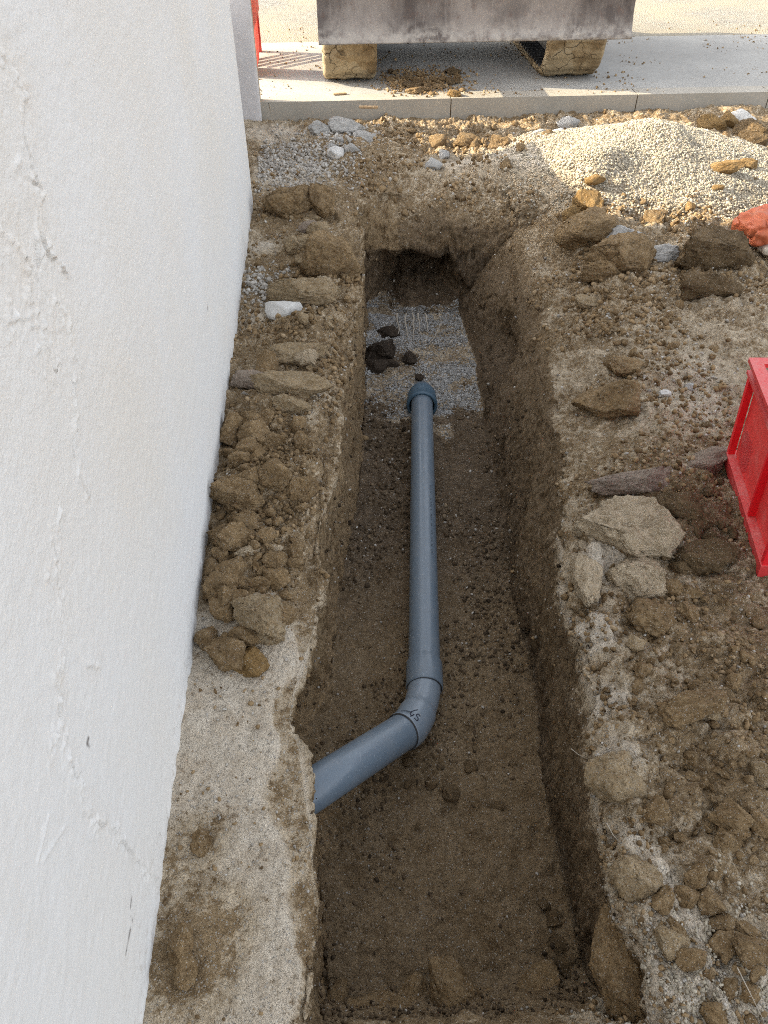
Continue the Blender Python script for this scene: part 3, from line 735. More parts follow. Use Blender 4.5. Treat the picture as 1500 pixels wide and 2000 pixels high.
for s_ in (-.55, .55):
    bm = bmesh.new(); box(bm, s_-.05, s_+.05, ex_y(6.02), ex_y(7.2), .42, .54); bm_obj('blade_arm', bm, MAT['machine'], ex, bevel=.01)
# tracks: stadium loops
def track(x0, x1, name):
    Rr, yf, yb = .26, ex_y(6.42)+.26, ex_y(8.35)-.26
    prof = []
    for k in range(25): a_ = -math.pi/2 - math.pi*k/24; prof.append((yf+Rr*math.cos(a_), Rr+Rr*math.sin(a_)))
    m_ = 30
    for k in range(1, m_): prof.append((yf+(yb-yf)*k/m_, 2*Rr))
    for k in range(25): a_ = math.pi/2 - math.pi*k/24; prof.append((yb+Rr*math.cos(a_), Rr+Rr*math.sin(a_)))
    for k in range(1, m_): prof.append((yb+(yf-yb)*k/m_, 0))
    pr = np.array(prof); n = len(pr); nw = 34
    nor = np.roll(pr, -1, 0)-np.roll(pr, 1, 0); nor = np.stack([nor[:, 1], -nor[:, 0]], -1); nor /= np.linalg.norm(nor, axis=1, keepdims=True)
    cen = pr.mean(0); sgn = np.sign(((pr-cen)*nor).sum(1).mean()); nor *= sgn
    # finer along the loop
    kk = np.linspace(0, n, n*5, endpoint=False); prf = np.stack([np.interp(kk, np.arange(n+1), np.append(pr[:, q], pr[0, q])) for q in (0, 1)], -1)
    nf = np.stack([np.interp(kk, np.arange(n+1), np.append(nor[:, q], nor[0, q])) for q in (0, 1)], -1); n = len(prf)
    ln = np.concatenate([[0], np.cumsum(np.linalg.norm(np.diff(prf, axis=0), axis=1))])
    xs = np.linspace(x0, x1, nw); V = np.zeros((n, nw, 3))
    V[:, :, 0] = xs[None, :]; V[:, :, 1] = prf[:, None, 0]; V[:, :, 2] = prf[:, None, 1]
    u = (xs-x0)/(x1-x0)
    lug = .012*np.clip(np.sin((ln[:, None]+.05*np.abs(u-.5))*2*math.pi/.105)*4, -1, 1)
    fl = V.reshape(-1, 3); cake = .012*fbm(fl, 11, 4, 161) + .004*fbm(fl, 45, 3, 163)
    ed = np.minimum(u, 1-u); rnd = -.03*np.clip(1-ed/.07, 0, 1)**2
    off = (lug*.35 + rnd[None, :] + .004) + cake.reshape(n, nw)
    V[:, :, 1] += off*nf[:, None, 0]; V[:, :, 2] += off*nf[:, None, 1]
    V[:, :, 2] = np.maximum(V[:, :, 2], .002)
    inner = prf - nf*.05
    VI = np.zeros((n, 2, 3)); VI[:, 0] = np.stack([np.full(n, x1), inner[:, 0], inner[:, 1]], -1); VI[:, 1] = np.stack([np.full(n, x0), inner[:, 0], inner[:, 1]], -1)
    ring = np.concatenate([V, VI], 1); w_ = nw+2
    ii, jj = np.meshgrid(np.arange(n), np.arange(w_), indexing='ij')
    F = np.stack([ii*w_+jj, ((ii+1) % n)*w_+jj, ((ii+1) % n)*w_+(jj+1) % w_, ii*w_+(jj+1) % w_], -1).reshape(-1, 4)
    o = link('track', mesh_np('track', ring.reshape(-1, 3), F), MAT['trackmud'], ex)
    # black rubber inner belt with lugs
    bm = bmesh.new()
    for k in range(0, 60):
        q = int(k*n/60); yv, zv = inner[q]; t_ = np.arctan2(nf[q, 1], nf[q, 0])
        mt = Matrix.Translation((0, yv, zv)) @ Matrix.Rotation(t_, 4, 'X')
        box(bm, x0+.012, x1-.012, -.022, .02, -.014, .014, mt)
    bm_obj('drive_lugs', bm, MAT['rubber'], o)
    bm = bmesh.new(); box(bm, x0+.08, x1-.08, yf, yb, .14, .38); bm_obj('track_frame', bm, MAT['machine'], ex, bevel=.02)
    for yy, rr in ((yf, .2), (yb, .2)):
        bm = bmesh.new(); bmesh.ops.create_cone(bm, cap_ends=True, segments=32, radius1=rr, radius2=rr, depth=(x1-x0)*.45, matrix=Matrix.Translation(((x0+x1)/2, yy, Rr)) @ Matrix.Rotation(math.pi/2, 4, 'Y'))
        bm_obj('sprocket', bm, MAT['machine'], ex, bevel=.01)
tl0, tl1 = at(632, 168, KZ)[0]-1.06, at(738, 170, KZ)[0]-1.06
tr0, tr1 = at(1060, 160, KZ)[0]-1.06, at(1172, 158, KZ)[0]-1.06
track(tl0, tl1, 'left'); track(tr0, tr1, 'right')
bm = bmesh.new(); box(bm, -.62, .62, ex_y(6.9), ex_y(8.0), .3, .55); bm_obj('undercarriage', bm, MAT['machine'], ex, bevel=.03)
bm = bmesh.new(); bmesh.ops.create_cone(bm, cap_ends=True, segments=40, radius1=.4, radius2=.4, depth=.1, matrix=Matrix.Translation((0, .05, .60))); bm_obj('slewing_ring', bm, MAT['machine'], ex)
bm = bmesh.new(); prism(bm, [(-.70, .66), (.95, .66), (1.05, .8), (1.05, 1.45), (.2, 1.5), (-.70, 1.05)], -.98, .98); bm_obj('house', bm, MAT['yellow'], ex, bevel=.04)
cabx = (-.95, -.05)
bm = bmesh.new(); prism(bm, [(-.72, 1.08), (.45, 1.08), (.45, 2.35), (-.40, 2.35), (-.72, 1.7)], *cabx)
cab = bm_obj('cab', bm, MAT['machine'], ex, bevel=.03)
bm = bmesh.new(); prism(bm, [(-.74, 1.2), (-.735, 1.68), (-.42, 2.27), (-.40, 2.25), (-.70, 1.68), (-.71, 1.2)], cabx[0]+.08, cabx[1]-.08); bm_obj('windscreen', bm, MAT['glass'], cab)
bm = bmesh.new(); box(bm, cabx[0]-.006, cabx[0]+.004, -.55, .35, 1.5, 2.2); bm_obj('side_window', bm, MAT['glass'], cab)
bm = bmesh.new(); prism(bm, [(-.9, .75), (-.7, .75), (-.35, 1.9), (.2, 2.8), (.12, 2.95), (-.55, 2.0)], .12, .38); bm_obj('boom', bm, MAT['yellow'], ex, bevel=.02)
bm = bmesh.new(); prism(bm, [(.25, 2.85), (.1, 3.0), (-.9, 2.75), (-.95, 2.6), (-.8, 2.58)], .14, .36); bm_obj('dipper_arm', bm, MAT['yellow'], ex, bevel=.02)
bm = bmesh.new(); prism(bm, [(-.8, 2.6), (-1.0, 2.72), (-1.15, 2.55), (-1.12, 2.25), (-.95, 2.05), (-.7, 2.1), (-.95, 2.2), (-1.0, 2.4)], .02, .48); bm_obj('bucket', bm, MAT['machine'], ex, bevel=.01)

# ------------------------------------------------------------------ drain pipes
A = Vector(at(829, 1345, -.412)); Fp = Vector(at(824, 770, -.572)); sdir = (A-Fp).normalized()
PR = .0545
def lathe(name, p0, dirv, prof, mat, parent=None, seg=56):
    """prof: list of (distance along, radius)"""
    q = dirv.to_track_quat('Z', 'X').to_matrix(); V = []; F = []
    for s_, r in prof:
        for k in range(seg):
            a = 2*math.pi*k/seg; V.append(tuple(p0 + q @ Vector((r*math.cos(a), r*math.sin(a), s_))))
    for i in range(len(prof)-1):
        for k in range(seg): F.append((i*seg+k, i*seg+(k+1) % seg, (i+1)*seg+(k+1) % seg, (i+1)*seg+k))
    me = bpy.data.meshes.new(name); me.from_pydata(V, [], F); o = link(name, me, mat, parent)
    return o
LEN = (A-Fp).length
soc = .115
pipe = lathe('drain_pipe', Fp, sdir, [(-.04, PR-.004), (-.04, PR), (0, PR), (LEN*.5, PR), (LEN-soc-.012, PR), (LEN-soc, PR+.0005), (LEN-soc+.014, PR+.0072), (LEN-.006, PR+.0076), (LEN-.002, PR+.0066), (LEN, PR+.0045), (LEN, PR-.001), (LEN-.05, PR-.002)], MAT['pvc'])
tag(pipe, 'long straight grey plastic drain pipe lying along the trench floor', 'drain pipe')
# spigot mark near the far end
lathe('stop_ring', Fp, sdir, [(.10, PR), (.101, PR+.0016), (.105, PR+.0016), (.106, PR)], MAT['pvc'], pipe)
# coupling at the far end
cl0 = Vector(at(824, 793, -.575))
coup = lathe('pipe_coupling', cl0, -sdir, [(.0, .066), (-.004, .072), (-.002, .079), (.006, .081), (.02, .0805), (.022, .077), (.07, .077), (.085, .074), (.11, .073), (.125, .066), (.125, .02)], MAT['pvc_dark'])
lathe('inner_socket', cl0, -sdir, [(.0, .066), (.02, .063), (.10, .060)], MAT['pvc_dark'], coup)
tag(coup, 'dark blue grey plastic coupling on the far end of the straight pipe', 'pipe coupling')
# elbow
Bp = Vector(at_depth(786, 1430, 2.345)); Ep = Vector(at_depth(596, 1552, 2.02)); bdir = (Ep-Bp).normalized()
# corner: closest approach of the two axes
def closest(p1, d1, p2, d2):
    n = d1.cross(d2); n2 = d2.cross(n); n1 = d1.cross(n)
    return p1 + d1*((p2-p1).dot(n2)/d1.dot(n2)), p2 + d2*((p1-p2).dot(n1)/d2.dot(n1))
c1, c2 = closest(A, sdir, Bp, bdir); Cc = (c1+c2)/2
path, rad = [], []
p_in = A - sdir*.03
for k in range(41):
    t = k/40; p_ = (1-t)**2*p_in + 2*t*(1-t)*(A+sdir*.075) + t*t*(Bp-bdir*.03)
    path.append(p_)
path += [Bp-bdir*.028, Bp-bdir*.010, Bp-bdir*.004, Bp, Bp, Bp-bdir*.03]
rad = [.0548]*22 + [.0552+.0055*float(sstep(np.array(k/19.), .0, .35)) for k in range(19)] + [.0608, .0612, .0612, .060, .0565, .056]
elb = link('pipe_elbow', tube(path, rad, 64), MAT['pvc_elbow']); tag(elb, 'pale grey 45 degree pipe elbow with handwritten number joining the two pipes', 'pipe elbow')
# slanting pipe running under the left bank
bp = lathe('drain_pipe', Bp-bdir*.05, bdir, [(0, .052), (0, .0555), (.05, .0557), (.3, .0565), (.62, .057), (.62, .05)], MAT['pvc'])
tag(bp, 'short grey plastic pipe slanting from the elbow under the left bank', 'drain pipe')
for p_, d_, r_, par in ((A, sdir, .0555, elb), (Bp, bdir, .0575, bp)):
    lathe('seal_ring', p_, d_, [(-.002, r_-.002), (-.002, r_+.0028), (.0012, r_+.0028), (.0018, r_-.002)], MAT['rubber'], par)

# writing: strokes laid on the plastic surface
def bvh_of(o):
    o_me = o.data; return BVHTree.FromPolygons([v.co for v in o_me.vertices], [tuple(p.vertices) for p in o_me.polygons])
def strokes(name, o, lines, wpx, mat, parent):
    tr = bvh_of(o); bm = bmesh.new(); C0 = Vector((0, 0, CAM_H))
    for pts in lines:
        dn = []
        for (x0, y0), (x1, y1) in zip(pts[:-1], pts[1:]):
            for t in np.linspace(0, 1, 7, endpoint=False): dn.append((x0+(x1-x0)*t, y0+(y1-y0)*t))
        dn.append(pts[-1]); hits = []
        for px, py in dn:
            h = tr.ray_cast(C0, Vector(ray(px, py)).normalized())
            if h[0] is not None: hits.append((h[0], h[1] if h[1].dot(C0-h[0]) > 0 else -h[1], (h[0]-C0).length))
        prev = None
        for i, (p_, nn, ds) in enumerate(hits):
            t = hits[min(i+1, len(hits)-1)][0]-hits[max(i-1, 0)][0]; sd_ = t.cross(nn)
            if sd_.length < 1e-9: continue
            sd_ = sd_.normalized()*wpx/FPX*ds*.5; q_ = p_+nn*.0009
            cur = (bm.verts.new(q_-sd_), bm.verts.new(q_+sd_))
            if prev: bm.faces.new((prev[0], prev[1], cur[1], cur[0]))
            prev = cur
    return bm_obj(name, bm, mat, parent)
def c7(pts): return [(740+x/8.333, 1280+y/8.333) for x, y in pts]
strokes('handwritten_number', elb, [c7([(634, 886), (585, 896), (535, 915), (512, 938), (514, 965), (536, 985), (572, 962)]), c7([(508, 994), (540, 985), (574, 962)]),
        c7([(672, 994), (655, 968), (640, 955), (608, 968), (625, 1010), (640, 1035), (632, 1058), (615, 1064), (574, 1020)])], 2.0, MAT['ink'], elb)
ln = []
yy = 948
while yy < 1078:
    for k in range(random.choice((1, 2, 3, 4))):
        x = 839.5+(yy-948)*.022
        ln.append([(x, yy), (x+2.6, yy)] if random.random() < .5 else [(x, yy), (x+2.8, yy+1.4)])
        if random.random() < .5: ln.append([(x+random.random()*2.6, yy), (x+random.random()*2.6, yy+2)])
        yy += 3.2
    yy += random.choice((4, 6, 9))
strokes('print_line', pipe, ln, .75, MAT['print'], pipe)['kind'] = 'stuff'

# ------------------------------------------------------------------ red crate
c0 = Vector(at(1425, 908, .02)); c1_ = Vector(at(1482, 1096, .02)); d_ = c1_-c0; rz = math.atan2(d_.y, d_.x)+math.pi/2   # local -Y runs towards the camera
cz = ground_z(c0.x+.2, c0.y-.2)-.0
cr = empty('red_crate', (c0.x-.012, c0.y+.03, .018), math.atan2(-d_.x, d_.y)+math.pi); cr.rotation_euler[1] = -.08; tag(cr, 'red plastic stacking crate standing on the bare earth at the edge', 'crate')
CLN, CWD, CHT = .56, .40, .415
# local frame: x to the right (width), y from 0 to -CLN
def cbox(name, x0, x1, y0, y1, z0, z1, mat, bv=.004, parent=cr):
    bm = bmesh.new(); box(bm, x0, x1, y0, y1, z0, z1); return bm_obj(name, bm, mat, parent, bevel=bv)
ins = .028
cbox('side_panel', ins, ins+.004, -CLN+ins, -ins, .05, CHT-.06, MAT['redpanel'], 0)
cbox('side_panel', CWD-ins-.004, CWD-ins, -CLN+ins, -ins, .05, CHT-.06, MAT['red'], 0)
cbox('end_panel', ins+.006, CWD-ins-.006, -ins-.004, -ins, .05, CHT-.06, MAT['red'], 0)
cbox('end_panel', ins+.006, CWD-ins-.006, -CLN+ins, -CLN+ins+.004, .05, CHT-.06, MAT['red'], 0)
for x0, x1, y0, y1 in ((0, ins+.002, -ins, 0), (CWD-ins-.002, CWD, -ins, 0), (0, ins+.002, -CLN, -CLN+ins), (CWD-ins-.002, CWD, -CLN, -CLN+ins)):
    cbox('corner_post', x0+.004, x1-.004, y0+.004, y1-.004, .045, CHT-.055, MAT['red'], .006)
cbox('base_tray', 0, CWD, -CLN, 0, 0, .046, MAT['redrim'], .012)
for z0, z1, e in ((CHT-.056, CHT-.044, .002), (CHT-.014, CHT, .006)):
    bm = bmesh.new(); o_ = [(-e, e), (CWD+e, e), (CWD+e, -CLN-e), (-e, -CLN-e)]; i_ = [(ins+.004, -ins-.004), (CWD-ins-.004, -ins-.004), (CWD-ins-.004, -CLN+ins+.004), (ins+.004, -CLN+ins+.004)]
    vs_ = [[bm.verts.new((x, y, z)) for x, y in ring] for ring in (o_, i_) for z in (z0, z1)]
    o0, o1, i0, i1 = vs_
    for k in range(4):
        l_ = (k+1) % 4
        bm.faces.new((o0[k], o0[l_], o1[l_], o1[k])); bm.faces.new((i0[l_], i0[k], i1[k], i1[l_])); bm.faces.new((o1[k], o1[l_], i1[l_], i1[k])); bm.faces.new((o0[l_], o0[k], i0[k], i0[l_]))
    bm_obj('rim', bm, MAT['redrim'], cr, bevel=.004)
cbox('rim_wall', ins-.006, ins+.002, -CLN+.02, -.02, CHT-.045, CHT-.013, MAT['red'], 0)
for yy in (-.33,): cbox('rib', .006, ins, yy-.012, yy, .047, CHT-.057, MAT['red'], .002)
cbox('latch_bar', .014, .026, -.10, -.06, CHT-.085, CHT-.057, MAT['redrim'], .002)
bm = bmesh.new()
for i in range(13):
    for k in range(16):
        yv, zv = -.055-.0085*i, .055+.0085*k
        if abs(i-6)+abs(k-8) > 11: continue
        box(bm, ins-.0016, ins+.0005, yv-.0028, yv+.0028, zv-.0028, zv+.0028)
mg = bm_obj('grip_grid', bm, MAT['redrim'], cr); mg['kind'] = 'stuff'

# ------------------------------------------------------------------ orange sack
sx, sy, sz = on_ground(1462, 492)
def sack(nm, loc, size, mat, seed, parent=None):
    bm = bmesh.new(); bmesh.ops.create_icosphere(bm, subdivisions=5, radius=1.0)
    v = np.array([q.co for q in bm.verts]); r = np.sign(v)*np.abs(v)**.62
    r = r*np.array(size)*.5; r += v*(.035*fbm(r, 9, 3, seed)[:, None] - .022*((1-np.abs(fbm(r, 13, 2, seed+3)))**4)[:, None] + .008*fbm(r, 40, 3, seed+5)[:, None])
    for q, c_ in zip(bm.verts, r): q.co = Vector(c_+np.array(loc))
    return bm_obj(nm, bm, mat, parent, smooth=True)
bag = empty('orange_sack', (sx-.005, sy, sz)); tag(bag, 'crumpled orange sack with black print lying on the soil by the gravel heap', 'sack')
bag.rotation_euler = (0, -.12, .35)
sack('sack_body', (.18, .05, .085), (.40, .22, .15), MAT['bag'], 201, bag)
sack('pale_fold', (.21, -.05, .022), (.34, .18, .07), MAT['bagpale'], 207, bag)
# print on the sack face
bm = bmesh.new(); bo = bag.children[0]; tr = bvh_of(bo)
for pts in ([(-.0, .15), (.03, .165), (.045, .15), (.04, .13), (.035, .12)], [(.07, .155), (.11, .165)], [(.005, .12), (.012, .10)], [(.13, .15), (.17, .16), (.17, .12)]):
    prev = None
    for (x, z) in [(a_[0]+(b_[0]-a_[0])*t, a_[1]+(b_[1]-a_[1])*t) for a_, b_ in zip(pts[:-1], pts[1:]) for t in np.linspace(0, 1, 6)]:
        h = tr.ray_cast(Vector((x+.01, -.5, z+.01)), Vector((0, 1, 0)))
        if h[0] is None: prev = None; continue
        p_ = h[0]+Vector((0, -.002, 0)); cur = (bm.verts.new(p_+Vector((-.004, 0, -.004))), bm.verts.new(p_+Vector((.004, 0, .004))))
        if prev: bm.faces.new((prev[0], prev[1], cur[1], cur[0]))
        prev = cur
bm_obj('print', bm, MAT['bagprint'], bag)

# ------------------------------------------------------------------ clods and stones
def clod_mesh(name, sub, seed, cuts=9, flat=1.0, rough=1.0):
    rg = np.random.default_rng(seed)
    bm = bmesh.new(); bmesh.ops.create_icosphere(bm, subdivisions=sub, radius=1.0)
    v = np.array([q.co for q in bm.verts])
    for _ in range(cuts+7 if rough > .5 else cuts):
        n = rg.normal(size=3); n /= np.linalg.norm(n); d = rg.uniform(.48, .84); e = v@n - d
        v = v - np.where(e > 0, e*rg.uniform(.85, 1.0), 0)[:, None]*n
    ln_ = np.linalg.norm(v, axis=1, keepdims=True); dr_ = v/ln_
    o_ = rg.uniform(0, 50, 3)
    v = v + dr_*((.16*fbm(v+o_, 1.6, 2, seed) + rough*.085*fbm(v+o_, 5, 4, seed+5, .62) + rough*.07*fbm(v+o_, 12, 3, seed+9, .7, True))[:, None]); v *= 1.12
    v[:, 2] *= flat
    for q, c_ in zip(bm.verts, v): q.co = Vector(c_)
    me = bpy.data.meshes.new(name); bm.to_mesh(me); bm.free()
    me.polygons.foreach_set('use_smooth', np.ones(len(me.polygons), bool)); me.materials.append(MAT['clay'])
    return me
BIG = [clod_mesh('clod', 5, 300+k, 8, .85) for k in range(9)]
MED = [clod_mesh('clod', 5, 330+k, 8, .85) for k in range(9)]
SML = [clod_mesh('clod', 3, 360+k, 8, .85) for k in range(8)]
SMOOTH = [clod_mesh('stone', 4, 390+k, 4, .75, .25) for k in range(4)]
def clod(px, py, wpx, hpx, mat, name, label, cat, group=None, tilt=None, sink=.12, rot=None, hgt=None, meshes=None):
    """a lump whose picture width/height at the measuring camera is about wpx x hpx"""
    x, y, z = on_ground(px, py+hpx*.25)
    dist = math.sqrt(x*x+y*y+(CAM_H-z)**2); s = dist/FPX
    el = math.atan2(CAM_H-z, math.hypot(x, y))
    wx = wpx*s*.60; dy = hpx*s*.60; hz = hgt if hgt else min(wx, dy*1.1)*1.0
    pool = meshes or (BIG if wpx > 75 else MED if wpx > 34 else SML)
    me_ = pool[random.randrange(len(pool))]
    o = bpy.data.objects.new(name, me_); COL.objects.link(o)
    o.scale = (wx, dy, hz); o.location = (x, y, z + hz*sink)
    o.rotation_euler = (random.uniform(-.25, .25), random.uniform(-.25, .25), rot if rot is not None else random.uniform(-.35, .35))
    if tilt: o.rotation_euler = tilt
    o.material_slots[0].link = 'OBJECT'; o.material_slots[0].material = MAT[mat]
    return tag(o, label, cat, group)
